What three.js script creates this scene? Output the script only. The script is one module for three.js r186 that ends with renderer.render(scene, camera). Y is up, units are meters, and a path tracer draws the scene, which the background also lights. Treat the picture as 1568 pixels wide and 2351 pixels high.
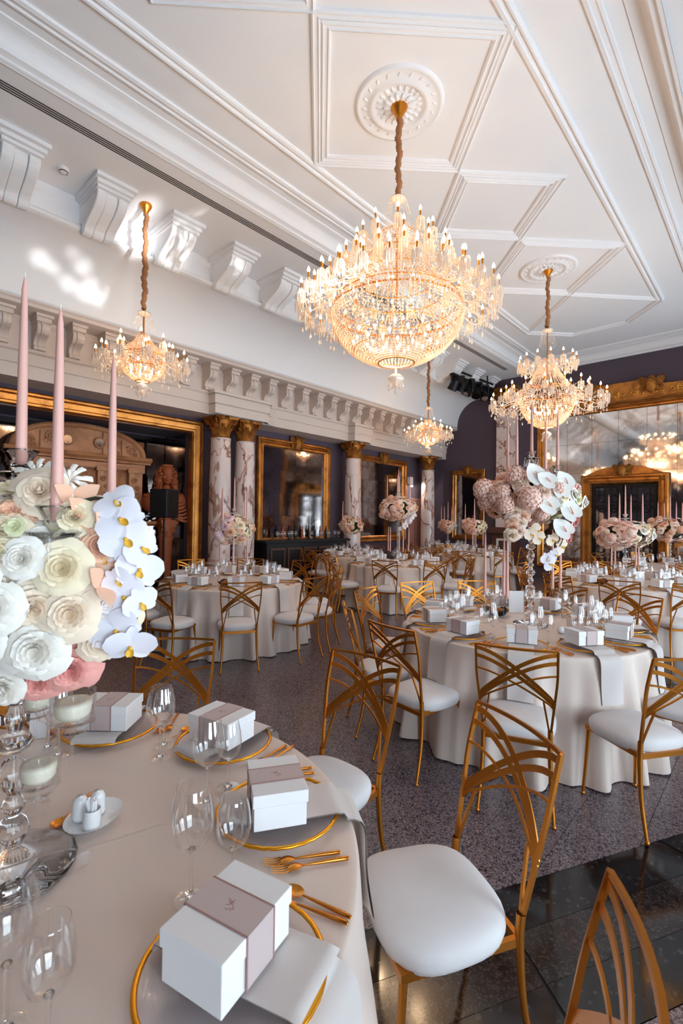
import * as THREE from 'three';
import { mergeGeometries, toCreasedNormals } from 'three/addons/utils/BufferGeometryUtils.js';
import { RoundedBoxGeometry } from 'three/addons/geometries/RoundedBoxGeometry.js';
import { RectAreaLightUniformsLib } from 'three/addons/lights/RectAreaLightUniformsLib.js';

// ---------- camera, sky, sun, large lights, exposure ----------
// Room axes: x runs along the hall towards the end wall, z = -v where v counts metres from the lens towards the mirrored long wall.
const V3 = THREE.Vector3, V2 = THREE.Vector2;
const scene = new THREE.Scene();
const P = (u, y, v) => new V3(u, y, -v);
const camera = new THREE.PerspectiveCamera(93.86, 1568 / 2351, 0.05, 80);
camera.position.set(0, 1.58, 0);
{
  const yaw = THREE.MathUtils.degToRad(42.42), pitch = THREE.MathUtils.degToRad(0.752);
  camera.lookAt(P(Math.cos(yaw), 1.58 + Math.tan(pitch), Math.sin(yaw)));
  camera.rotateZ(THREE.MathUtils.degToRad(0.773));
}
camera.focus = 3.2; camera.userData.fStop = 6.5;
const renderer = new THREE.WebGLRenderer({ antialias: true });
renderer.toneMapping = THREE.LinearToneMapping;
renderer.toneMappingExposure = 0.82;
renderer.shadowMap.enabled = true;
RectAreaLightUniformsLib.init();
scene.background = new THREE.Color(0.62, 0.74, 0.9);

// Measures of the hall
const HC = 6.01, HS = 5.79, UE = 13.76, UB = -5.6, AX = 3.02;          // ceiling, side soffits, end wall, rear wall, middle axis
const VL = 8.55, VR = 2 * AX - VL, VC = 8.1;                            // long walls, column line
const WIN = [-0.55, 2.5, 5.55, 8.6, 11.65];                        // window middles along the right-hand wall
const WIN_W = 1.9, WIN_Y0 = 0.35, WIN_Y1 = 3.2;
for (const u of WIN) {                                                    // two lights to each window: the sky, and an unseen tilted panel outside, placed to light the ceiling
  const l = new THREE.RectAreaLight(new THREE.Color(0.70, 0.87, 1.0), 9.8, WIN_W, WIN_Y1 - WIN_Y0);
  l.position.copy(P(u, (WIN_Y0 + WIN_Y1) / 2, VR - 0.34));
  l.lookAt(P(u, (WIN_Y0 + WIN_Y1) / 2, 4));
  l.name = 'window_daylight'; scene.add(l);
  const g = new THREE.RectAreaLight(new THREE.Color(0.72, 0.88, 1.0), 16.5, 2.2, 2.2);
  g.position.copy(P(u, 0.7, VR - 1.35)); g.lookAt(P(u, 0.7 + 2, VR - 1.35 + 2.1)); g.name = 'unseen_uplight'; scene.add(g);
}
// unseen spots outside the window, placed to throw dapples on the cove and brackets
for (const [tu, ty, tv, cone, pow, pen, du] of [[3.5, 5.58, 6.6, 2.0, 1500, 1, 0], [3.0, 5.55, 6.86, 1.5, 1700, 1, .1], [2.95, 5.78, 6.4, 1.1, 800, 1, .1], [3.55, 5.78, 6.1, 1.0, 500, 1, .1], [4.42, 5.62, 6.5, 1.1, 700, 1, 0], [1.98, 5.02, 7.33, .8, 420, 1, .2], [2.15, 4.97, 7.38, .6, 330, 1, .2], [2.32, 5.2, 7.2, .6, 260, 1, .2], [2.5, 5.1, 7.28, .8, 400, 1, -.1], [2.36, 4.86, 7.45, .8, 330, 1, .3], [2.6, 4.83, 7.47, .9, 400, 1, .3], [2.78, 4.8, 7.48, .75, 380, 1, .15], [2.66, 4.96, 7.4, .65, 300, 1, .15], [2.9, 4.92, 7.42, .55, 220, 1, .15]]) {
  const s = new THREE.SpotLight(new THREE.Color(0.93, 0.98, 1), pow, 0, THREE.MathUtils.degToRad(cone), pen, 2);
  s.position.copy(P(2.5 + du, 0.45 + du * .4, VR - 0.9)); s.target.position.copy(P(tu, ty, tv)); s.castShadow = true; s.shadow.radius = 3;
  s.name = 'unseen_dapple_spot'; scene.add(s); scene.add(s.target);
}

// ---------- helpers ----------
let seed = 7;
const rnd = (a = 1, b) => { seed = (seed * 1664525 + 1013904223) >>> 0; const r = seed / 4294967296; return b === undefined ? r * a : a + r * (b - a); };
const taken = new Map();
const numbered = n => { const k = taken.get(n) || 0; taken.set(n, k + 1); return k ? n + '_' + String(k).padStart(3, '0') : n; };
const clean = g => { const h = g.index ? g.toNonIndexed() : g; for (const k of Object.keys(h.attributes)) if (k !== 'position' && k !== 'normal' && k !== 'uv') h.deleteAttribute(k); if (!h.attributes.normal) h.computeVertexNormals(); if (!h.attributes.uv) h.setAttribute('uv', new THREE.BufferAttribute(new Float32Array(h.attributes.position.count * 2), 2)); return h; };
const mg = list => list.length === 1 ? list[0] : mergeGeometries(list.map(clean));
function mesh(name, geo, m, parent) {
  const o = new THREE.Mesh(Array.isArray(geo) ? mg(geo) : geo, m); o.name = name; o.castShadow = o.receiveShadow = true;
  if (parent) parent.add(o); return o;
}
function thing(name, label, category, p, turn = 0, group) {
  const o = new THREE.Group(); o.name = numbered(name); scene.add(o); if (p) o.position.copy(p); o.rotation.y = turn;
  o.userData = { label, category }; if (group) o.userData.group = group; return o;
}
function single(name, geo, m, label, category, group) {
  const o = mesh(numbered(name), geo, m, scene); o.userData = { label, category }; if (group) o.userData.group = group; return o;
}
function struct(name, geo, m) {
  const o = geo ? mesh(name, geo, m, scene) : new THREE.Group(); if (!geo) { o.name = name; scene.add(o); } o.userData = { kind: 'structure' }; return o;
}
function dup(root, p, turn, label, group) {
  const r = root.clone(); r.name = numbered(root.name.replace(/_\d{3}$/, '')); scene.add(r); if (p) r.position.copy(p); if (turn !== undefined) r.rotation.y = turn;
  r.userData = { ...root.userData, label: label || root.userData.label }; if (group) r.userData.group = group; return r;
}
const box = (w, h, d, x = 0, y = 0, z = 0) => new THREE.BoxGeometry(w, h, d).translate(x, y, z);
const rbox = (w, h, d, r, x = 0, y = 0, z = 0) => new RoundedBoxGeometry(w, h, d, 2, r).translate(x, y, z);
const uvbox = (u0, u1, y0, y1, v0, v1) => box(u1 - u0, y1 - y0, v1 - v0, (u0 + u1) / 2, (y0 + y1) / 2, -(v0 + v1) / 2);
const lathe = (pts, n = 24) => new THREE.LatheGeometry(pts.map(p => new V2(Math.max(p[0], 1e-4), p[1])), n);
const curve = (pts, closed = false) => new THREE.CatmullRomCurve3(pts.map(p => p.isVector3 ? p : new V3(...p)), closed, 'catmullrom', 0.5);
const tube = (pts, r, seg = 16, rad = 6, closed = false) => new THREE.TubeGeometry(curve(pts, closed), seg, r, rad, closed);
function taper(pts, r0, r1, seg = 10, rad = 7) {                       // tube whose radius runs from r0 to r1
  const g = tube(pts, 1, seg, rad), c = curve(pts), p = g.attributes.position, n = g.attributes.normal;
  for (let i = 0; i <= seg; i++) for (let j = 0; j <= rad; j++) {
    const k = i * (rad + 1) + j, t = i / seg, o = c.getPointAt(t), r = (typeof r1 === 'function' ? r1(t) : r0 + (r1 - r0) * t);
    p.setXYZ(k, o.x + n.getX(k) * r, o.y + n.getY(k) * r, o.z + n.getZ(k) * r);
  } return g;
}
function grid(nu, nv, f) {                                               // surface from f(s, t), s and t in 0..1
  const pos = [], uv = [], ix = [];
  for (let j = 0; j <= nv; j++) for (let i = 0; i <= nu; i++) { const q = f(i / nu, j / nv); pos.push(q[0], q[1], q[2]); uv.push(q.length > 3 ? q[3] : i / nu, q.length > 3 ? q[4] : j / nv); }
  for (let j = 0; j < nv; j++) for (let i = 0; i < nu; i++) { const a = j * (nu + 1) + i, b = a + nu + 1; ix.push(a, a + 1, b, b, a + 1, b + 1); }
  const g = new THREE.BufferGeometry(); g.setAttribute('position', new THREE.Float32BufferAttribute(pos, 3)); g.setAttribute('uv', new THREE.Float32BufferAttribute(uv, 2)); g.setIndex(ix); g.computeVertexNormals(); return g;
}
function strip(pts, nrm, w, t) {                                         // flat bar: rectangle w x t swept along pts, nrm(i) the face normal
  const n = pts.length, pos = [], ix = [];
  for (let i = 0; i < n; i++) {
    const T = pts[Math.min(i + 1, n - 1)].clone().sub(pts[Math.max(i - 1, 0)]).normalize(), N = nrm(i).clone().normalize(), B = new V3().crossVectors(T, N).normalize(), ww = typeof w === 'function' ? w(i / (n - 1)) : w;
    for (const [a, b] of [[-1, -1], [1, -1], [1, 1], [-1, 1]]) { const q = pts[i].clone().addScaledVector(B, a * ww / 2).addScaledVector(N, b * t / 2); pos.push(q.x, q.y, q.z); }
  }
  for (let i = 0; i < n - 1; i++) for (let k = 0; k < 4; k++) { const a = i * 4 + k, b = i * 4 + (k + 1) % 4; ix.push(a, b, a + 4, b, b + 4, a + 4); }
  ix.push(0, 2, 1, 0, 3, 2); const e = (n - 1) * 4; ix.push(e, e + 1, e + 2, e, e + 2, e + 3);
  const g = new THREE.BufferGeometry(); g.setAttribute('position', new THREE.Float32BufferAttribute(pos, 3)); g.setIndex(ix);
  const h = g.toNonIndexed(); h.computeVertexNormals(); return toCreasedNormals(h, 0.7);
}
// moulding: profile points (offset to the left of the path, height) swept along a path with mitres; map(a, b, h) places it
function mould(profile, path, closed, map, crease = 0.5) {
  const n = path.length, m = profile.length, ring = [];
  for (let i = 0; i < n; i++) {
    const p = path[i], a = path[closed ? (i + n - 1) % n : Math.max(i - 1, 0)], b = path[closed ? (i + 1) % n : Math.min(i + 1, n - 1)];
    const d = (s, e) => { const x = e[0] - s[0], y = e[1] - s[1], l = Math.hypot(x, y) || 1; return [x / l, y / l]; };
    let d1 = d(a, p), d2 = d(p, b); if (!closed && i === 0) d1 = d2; if (!closed && i === n - 1) d2 = d1;
    const n1 = [-d1[1], d1[0]], n2 = [-d2[1], d2[0]], k = 1 + n1[0] * n2[0] + n1[1] * n2[1], mx = (n1[0] + n2[0]) / k, my = (n1[1] + n2[1]) / k;
    ring.push(profile.map(([o, h]) => map(p[0] + mx * o, p[1] + my * o, h)));
  }
  const pos = [], uv = [], seg = closed ? n : n - 1; let s = 0;
  for (let i = 0; i < seg; i++) {
    const A = ring[i], B = ring[(i + 1) % n], l = A[0].distanceTo(B[0]); let w = 0;
    for (let k = 0; k < m - 1; k++) {
      const q = [A[k], B[k], A[k + 1], B[k], B[k + 1], A[k + 1]], dw = A[k].distanceTo(A[k + 1]), t = [[s, w], [s + l, w], [s, w + dw], [s + l, w], [s + l, w + dw], [s, w + dw]];
      q.forEach((e, j) => { pos.push(e.x, e.y, e.z); uv.push(...t[j]); }); w += dw;
    } s += l;
  }
  if (!closed) for (const R of [ring[0], ring[n - 1]]) {                 // close the ends
    const f = THREE.ShapeUtils.triangulateShape(profile.map(q => new V2(q[0], q[1])), []);
    for (const t of f) for (const k of t) { pos.push(R[k].x, R[k].y, R[k].z); uv.push(profile[k][0], profile[k][1]); }
  }
  const g = new THREE.BufferGeometry(); g.setAttribute('position', new THREE.Float32BufferAttribute(pos, 3)); g.setAttribute('uv', new THREE.Float32BufferAttribute(uv, 2)); g.computeVertexNormals();
  return crease ? toCreasedNormals(g, crease) : g;
}
const arc = (cx, cy, rx, ry, a0, a1, n) => Array.from({ length: n + 1 }, (_, i) => { const a = (a0 + (a1 - a0) * i / n) * Math.PI / 180; return [cx + rx * Math.cos(a), cy + ry * Math.sin(a)]; });
function prism(poly, y0, y1) {                                           // flat slab over polygon [[u, v]...]
  const f = THREE.ShapeUtils.triangulateShape(poly.map(q => new V2(q[0], q[1])), []), pos = [], uv = [];
  const put = (q, y) => { pos.push(q[0], y, -q[1]); uv.push(q[0], q[1]); };
  for (const t of f) for (const k of t) put(poly[k], y1);
  for (let i = 0; i < poly.length; i++) { const a = poly[i], b = poly[(i + 1) % poly.length]; put(a, y0); put(b, y0); put(b, y1); put(a, y0); put(b, y1); put(a, y1); }
  const g = new THREE.BufferGeometry(); g.setAttribute('position', new THREE.Float32BufferAttribute(pos, 3)); g.setAttribute('uv', new THREE.Float32BufferAttribute(uv, 2)); g.computeVertexNormals(); return g;
}
const X = (g, f) => { f(g); return g; };
const put = (g, x, y, z, ry = 0, rx = 0, rz = 0, s = 1) => { const h = g.clone(); h.applyMatrix4(new THREE.Matrix4().compose(new V3(x, y, z), new THREE.Quaternion().setFromEuler(new THREE.Euler(rx, ry, rz, 'YXZ')), s.isVector3 ? s : new V3(s, s, s))); return h; };
const wallMap = v => (a, b, h) => P(a, b, v - h);                        // on the long mirrored wall: a along, b up, h out into the room
const endMap = u => (a, b, h) => P(u - h, b, a);                         // on the end wall
const ceilMap = y => (a, b, h) => P(a, y - h, b);

// ---------- textures ----------
function vnoise(n, oct, sd, per = 8) {                                   // tiling value noise, 0..1
  const out = new Float32Array(n * n); let amp = 1, tot = 0, f = per;
  for (let o = 0; o < oct; o++) {
    seed = sd * 7919 + o * 104729 + 1; const L = new Float32Array(f * f).map(() => rnd());
    for (let y = 0; y < n; y++) for (let x = 0; x < n; x++) {
      const gx = x / n * f, gy = y / n * f, x0 = Math.floor(gx), y0 = Math.floor(gy), sm = t => t * t * (3 - 2 * t), tx = sm(gx - x0), ty = sm(gy - y0), x1 = (x0 + 1) % f, y1 = (y0 + 1) % f;
      out[y * n + x] += amp * ((L[y0 * f + x0] * (1 - tx) + L[y0 * f + x1] * tx) * (1 - ty) + (L[y1 * f + x0] * (1 - tx) + L[y1 * f + x1] * tx) * ty);
    } tot += amp; amp *= 0.55; f = Math.min(f * 2, n);
  } for (let i = 0; i < n * n; i++) out[i] /= tot; return out;
}
function tex(n, f, repX = 1, repY = 1, srgb = true) {
  const d = new Uint8Array(n * n * 4); for (let y = 0; y < n; y++) for (let x = 0; x < n; x++) { const c = f(x, y, y * n + x), k = (y * n + x) * 4; d[k] = c[0]; d[k + 1] = c[1]; d[k + 2] = c[2]; d[k + 3] = 255; }
  const t = new THREE.DataTexture(d, n, n); t.wrapS = t.wrapT = THREE.RepeatWrapping; t.magFilter = THREE.LinearFilter; t.minFilter = THREE.LinearMipmapLinearFilter; t.generateMipmaps = true; t.repeat.set(repX, repY); if (srgb) t.colorSpace = THREE.SRGBColorSpace; t.needsUpdate = true; return t;
}
const mixc = (a, b, t) => [0, 1, 2].map(i => Math.max(0, Math.min(255, a[i] + (b[i] - a[i]) * Math.max(0, Math.min(1, t)))));
const gN = vnoise(512, 3, 3, 128), gN2 = vnoise(512, 3, 11, 64), gN3 = vnoise(512, 4, 5, 6), gN4 = vnoise(512, 5, 17, 4);
const vSpot = (() => { seed = 99; const n = 512, o = new Float32Array(n * n); for (let k = 0; k < 420; k++) { const cx = rnd(n) | 0, cy = rnd(n) | 0, r = rnd(4, 11), q = rnd(.5, 1), a = rnd(.25, 1); for (let y = -14; y <= 14; y++) for (let x = -14; x <= 14; x++) { const d = Math.hypot(x, y * (1 + q * .5)) / r; if (d < 1) { const i = ((cy + y + n) % n) * n + (cx + x + n) % n; o[i] = Math.max(o[i], a * (d < .8 ? .55 + .45 * gN[i] : .3)); } } } return o; })();
const tGranite = tex(512, (x, y, i) => { let c = mixc([74, 62, 66], [148, 131, 135], (gN[i] - .33) * 2.8); c = mixc(c, [30, 26, 32], (gN2[i] - .58) * 6); return mixc(c, [126, 108, 110], (gN3[i] - .5) * .7); }, 1 / .5, 1 / .5);
// black granite: near-black ground with rounded grey feldspar crystals, evenly strewn, as the stone is
const tBlack = tex(512, (x, y, i) => { let c = mixc([12, 11, 13], [24, 22, 25], gN[i]); const e = gN2[(i * 1) % (512 * 512)]; c = mixc(c, [68, 66, 67], vSpot[i]); return mixc(c, [4, 4, 6], (e - .6) * 5); }, 1 / .7, 1 / .7);
const tBrown = tex(512, (x, y, i) => { let c = mixc([24, 18, 19], [70, 56, 54], (gN[i] - .36) * 2.6); return mixc(c, [10, 8, 9], (gN2[i] - .55) * 6); }, 1 / .8, 1 / .8);
// ---------- materials ----------
const mat = o => new THREE.MeshStandardMaterial(o), pmat = o => new THREE.MeshPhysicalMaterial(o);
const tStain = tex(256, (x, y) => { const i = y * 2 * 512 + x * 2; return mixc([255, 255, 255], [188, 172, 158], (gN4[i] - .5) * 2.6 + (gN[i] - .5) * .8); });
const tMarble = tex(512, (x, y, i) => { const w = gN4[i] * 2.6 + gN3[i] * .8, s = Math.abs(Math.sin((x + y) / 512 * Math.PI * 2 + w * 2.2)), t = Math.abs(Math.sin((x - y) / 512 * Math.PI * 2 + w * 3.1)); let c = mixc([216, 194, 187], [234, 219, 215], gN3[i]); c = mixc(c, [156, 112, 96], (1 - s * 3.2) * .95); c = mixc(c, [110, 70, 60], (.16 - s) * 6); return mixc(c, [176, 134, 118], (1 - t * 3.2) * .85 + (gN4[i] - .54) * 4.5); }, 1, 1);
const tGiltN = tex(256, (x, y) => { const i = y * 2 * 512 + x * 2; return mixc([204, 136, 66], [120, 70, 34], (gN3[i] - .42) * 1.8 + (gN[i] - .5) * .8); });
const tCarve = tex(256, (x, y) => { const i = y * 2 * 512 + x * 2; const g = 128 + (gN2[i] - .5) * 260; return [g, g, g]; }, 1, 1, false);
const tWood = tex(256, (x, y) => { const i = y * 2 * 512 + x * 2; return mixc([196, 136, 92], [142, 88, 56], (gN4[i] - .35) * 1.8 + (gN[i] - .5) * .5); });
const M = {
  plaster: mat({ color: '#f1eff0', roughness: 0.85 }), trim: mat({ color: '#d6c6bc', roughness: 0.7 }), wall: mat({ color: '#574a56', roughness: 0.9 }), dark: mat({ color: '#18131a', roughness: 0.5 }),
  grey: pmat({ map: tGranite, roughness: 0.24, specularIntensity: 1 }), black: pmat({ map: tBlack, roughness: 0.1, specularIntensity: 1 }), brown: pmat({ map: tBrown, roughness: 0.12, specularIntensity: 1 }), grout: mat({ color: '#1d181c', roughness: 0.9 }),
  marble: mat({ map: tMarble, roughness: 0.22 }), gilt: mat({ map: tGiltN, metalness: 0.85, roughness: 0.38 }), giltcarve: mat({ map: tGiltN, metalness: 0.85, roughness: 0.42, bumpMap: tCarve, bumpScale: 0.012 }), giltbright: mat({ color: '#e0a04c', metalness: 0.95, roughness: 0.28 }),
  mirror: mat({ map: tStain, color: '#a39c9c', metalness: 1, roughness: 0.06 }), mirrorEnd: mat({ map: tStain, color: '#e9e4e1', metalness: 1, roughness: 0.05 }), wood: mat({ map: tWood, roughness: 0.55 }), carvewood: mat({ map: tWood, roughness: 0.6, bumpMap: tCarve, bumpScale: 0.015 }), terracotta: mat({ color: '#a2532f', roughness: 0.65 }), pedwood: mat({ color: '#5b3a2c', roughness: 0.45 }),
  glass: pmat({ color: '#ffffff', transmission: 1, thickness: 0, roughness: 0.0, ior: 1.75, specularIntensity: 1 }), iron: mat({ color: '#0f0d10', metalness: 0.4, roughness: 0.45 }), blackmatte: mat({ color: '#0d0c0f', roughness: 0.6 }), winframe: mat({ color: '#d8d2cc', roughness: 0.5 }),
  curtain: pmat({ color: '#cdb9ac', roughness: 1, transmission: 0.35, thickness: 0 }), door: mat({ color: '#a97a70', roughness: 0.6 }), vent: mat({ color: '#463a3c', roughness: 0.8 }), white: mat({ color: '#eeeae8', roughness: 0.45 }),
};

// ---------- floor ----------
const floor = struct('floor');
mesh('floor_slab', uvbox(UB - .3, UE + .3, -0.2, -0.004, VR - .4, 10), M.grout, floor);
{
  const C = [3.75, 3.25], A = 6.3, B = 3.28, per = A * B / Math.hypot(A, B);
  const rh = w => { const k = (per + w) / per; return [[C[0] + A * k, C[1]], [C[0], C[1] + B * k], [C[0] - A * k, C[1]], [C[0], C[1] - B * k]]; };
  const side = (p, a, b) => (b[0] - a[0]) * (p[1] - a[1]) - (b[1] - a[1]) * (p[0] - a[0]);
  const clip = (poly, a, b, sgn) => { const o = []; poly.forEach((p, i) => { const q = poly[(i + 1) % poly.length], s = side(p, a, b) * sgn, t = side(q, a, b) * sgn; if (s >= 0) o.push(p); if (s * t < 0) { const k = s / (s - t); o.push([p[0] + (q[0] - p[0]) * k, p[1] + (q[1] - p[1]) * k]); } }); return o; };
  const area = p => Math.abs(p.reduce((s, a, i) => { const b = p[(i + 1) % p.length]; return s + a[0] * b[1] - a[1] * b[0]; }, 0) / 2);
  const IN = rh(-.003), OUT = rh(.603), tiles = [];
  for (let j = -11; j < 29; j++) for (let i = -14; i < 20; i++) {
    const u0 = 2.525 + (i + (j & 1 ? .5 : 0)) * .61, v0 = .5 + (j - 0) * .305, g = .0013, q = [[u0 + g, v0 + g], [u0 + .61 - g, v0 + g], [u0 + .61 - g, v0 + .305 - g], [u0 + g, v0 + .305 - g]].map(p => [Math.min(Math.max(p[0], UB), UE), Math.min(Math.max(p[1], VR), VL)]);
    if (area(q) < 1e-4) continue;
    let inn = q; for (let k = 0; k < 4 && inn.length; k++) inn = clip(inn, IN[k], IN[(k + 1) % 4], 1);
    if (inn.length > 2 && area(inn) > 1e-4) tiles.push(inn);
    let rest = q; for (let k = 0; k < 4 && rest.length; k++) { const o = clip(rest, OUT[k], OUT[(k + 1) % 4], -1); if (o.length > 2 && area(o) > 1e-4) tiles.push(o); rest = clip(rest, OUT[k], OUT[(k + 1) % 4], 1); }
  }
  const seen = p => { const m = p.reduce((s, q) => [s[0] + q[0] / p.length, s[1] + q[1] / p.length], [0, 0]), z = .738 * m[0] + .675 * m[1], x = .675 * m[0] - .738 * m[1]; return z > .9 && Math.abs(x / z) < .8 ? Math.hypot(...m) : 99 + Math.hypot(...m); };
  tiles.sort((a, b) => seen(a) - seen(b));
  tiles.slice(0, 290).forEach(t => mesh('granite_tile', prism(t, -.012, 0), M.grey, floor));
  mesh('far_tiles', mg(tiles.slice(290).map(t => prism(t, -.012, 0))), M.grey, floor).userData = { kind: 'stuff' };
  const bands = [[0, .2, M.black, 'black_granite_slab'], [.2, .4, M.brown, 'brown_granite_slab'], [.4, .6, M.black, 'black_granite_slab']];
  for (const [w0, w1, m, name] of bands) {
    const a = rh(w0 + .001), b = rh(w1 - .001), lerp = (p, q, t) => [p[0] + (q[0] - p[0]) * t, p[1] + (q[1] - p[1]) * t];
    for (let k = 0; k < 4; k++) for (let s = 0; s < 7; s++) {
      const e = .0008, t0 = s / 7 + e, t1 = (s + 1) / 7 - e, k2 = (k + 1) % 4;
      mesh(name, prism([lerp(a[k], a[k2], t0), lerp(a[k], a[k2], t1), lerp(b[k], b[k2], t1), lerp(b[k], b[k2], t0)], -.012, 0), m, floor);
    }
  }
}

// ---------- ceiling ----------
const ceiling = struct('ceiling');
mesh('ceiling_slab', uvbox(UB - .2, UE + .2, HC, HC + .2, -.2, 6.3), M.plaster, ceiling);
{
  const cm = ceilMap(HC), bead = [[-.05, 0], [-.046, .022], [-.026, .034], [-.018, .016], [.016, .016], [.026, .03], [.044, .02], [.05, 0]];
  const wide = [[-.07, -.001], [-.068, .03], [-.05, .045], [-.03, .04], [-.022, .018], [.012, .018], [.02, .036], [.05, .03], [.066, .016], [.07, -.001]];
  const dia = (u, h) => [[u + h, AX - .02], [u, AX - .02 + h], [u - h, AX - .02], [u, AX - .02 - h]];
  for (const [u, h, hi] of [[4.11, 1.25, 1.12], [8.58, 1.2, 1.07]]) { mesh('diamond_moulding', mould(bead, dia(u, h), true, cm), M.plaster, ceiling); mesh('diamond_moulding', mould(bead, dia(u, hi), true, cm), M.plaster, ceiling); }
  for (const [u, h, hi] of [[6.385, .94, .79], [1.85, .94, .79]]) { mesh('diamond_moulding', mould(bead, dia(u, h), true, cm), M.plaster, ceiling); mesh('diamond_moulding', mould(bead, dia(u, hi), true, cm), M.plaster, ceiling); }
  mesh('cross_moulding', mould(bead, [[11.13, 1.76], [9.8, 3.0], [11.1, 4.3]], false, cm), M.plaster, ceiling);
  mesh('border_moulding', mould(wide, [[-3.4, 1.745], [11.19, 1.745], [11.97, 2.47], [11.97, 3.6], [11.19, 4.335], [-3.4, 4.335]], true, cm), M.plaster, ceiling);
  const corn = [[.54, -.001], [.535, .028], [.5, .04], [.49, .022], [.45, .022], [.44, .036], [.415, .03], [.41, .004], [.28, .004], [.275, .02], [.25, .024], ...arc(.25, .15, .15, .124, -90, 0, 6).map(([a, b]) => [.5 - a, b - .0]).map(([o, h]) => [o, h]), [.095, .16], [.095, .18], [.04, .2], [.035, .225], [0, .235], [0, .24]];
  mesh('cornice', mould(corn, [[UB, .7], [UE, .7], [UE, 5.34], [UB, 5.34]], true, cm, .6), M.plaster, ceiling);
  const med = (u) => {
    const g = [lathe([[.001, -.03], [.1, -.035], [.16, -.03], [.18, -.012], [.25, -.012], [.27, -.04], [.31, -.045], [.33, -.02], [.4, -.014], [.43, -.03], [.46, -.03], [.475, 0]], 56)];
    for (let k = 0; k < 20; k++) { const a = k / 20 * Math.PI * 2; g.push(put(new THREE.SphereGeometry(.03, 6, 5), Math.cos(a) * .215, -.014, Math.sin(a) * .215, -a, 0, 0, new V3(1.3, .5, .7))); g.push(put(new THREE.SphereGeometry(.022, 6, 5), Math.cos(a) * .37, -.018, Math.sin(a) * .37, -a + .5, 0, 0, new V3(1.4, .5, .7))); }
    for (let k = 0; k < 14; k++) { const a = k / 14 * Math.PI * 2; g.push(put(new THREE.SphereGeometry(.04, 6, 5), Math.cos(a) * .13, -.035, Math.sin(a) * .13, -a, 0, 0, new V3(1.2, .4, .5))); }
    const o = mesh('medallion', g, M.plaster, ceiling); o.position.copy(P(u, HC, AX - .02));
  };
  med(4.11); med(8.58);
}

// ---------- upper sides: soffit, big brackets, cove, entablature ----------
const scrollBracket = (() => {                                           // big bracket, local x = depth into room, y down from soffit, z across
  const s = new THREE.Shape(), top = -.13;
  s.moveTo(0, top); s.lineTo(.6, top); s.bezierCurveTo(.62, -.2, .56, -.27, .44, -.32); s.bezierCurveTo(.3, -.38, .2, -.4, .17, -.47); s.bezierCurveTo(.14, -.52, .06, -.52, 0, -.44); s.lineTo(0, top);
  const ex = (w, z, k) => new THREE.ExtrudeGeometry(s, { depth: w, bevelEnabled: true, bevelSize: .008, bevelThickness: .008, bevelSegments: 1, curveSegments: 10 }).translate(0, 0, z - w / 2).scale(k, 1, 1);
  const g = [ex(.1, -.13, 1), ex(.1, .13, 1), ex(.12, 0, .965), box(.78, .05, .5, .37, -.028, 0), box(.72, .045, .45, .34, -.075, 0), box(.67, .035, .41, .32, -.115, 0)];
  for (const z of [-.19, .19]) { g.push(new THREE.TorusGeometry(.05, .012, 5, 16).translate(.09, -.42, z)); g.push(new THREE.TorusGeometry(.022, .01, 5, 12).translate(.09, -.42, z)); }
  return mg(g);
})();
const consoleGeo = (() => {
  const s = new THREE.Shape(); s.moveTo(0, -.1); s.lineTo(.25, -.1); s.bezierCurveTo(.3, -.14, .3, -.24, .22, -.27); s.bezierCurveTo(.14, -.29, .1, -.33, .1, -.4); s.lineTo(.13, -.42); s.lineTo(.13, -.46); s.lineTo(0, -.46); s.lineTo(0, -.1);
  const ex = (w, z, k) => new THREE.ExtrudeGeometry(s, { depth: w, bevelEnabled: true, bevelSize: .004, bevelThickness: .004, bevelSegments: 1, curveSegments: 7 }).translate(0, 0, z - w / 2).scale(k, 1, 1);
  return mg([ex(.045, -.055, 1), ex(.045, .055, 1), ex(.05, 0, 1.06), box(.34, .04, .22, .17, -.02, 0), box(.3, .06, .19, .15, -.07, 0), new THREE.CylinderGeometry(.05, .05, .17, 12).rotateX(Math.PI / 2).translate(.2, -.185, 0)]);
})();
const longMap = s => (a, b, h) => P(a, h, s > 0 ? b : 2 * AX - b);
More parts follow.
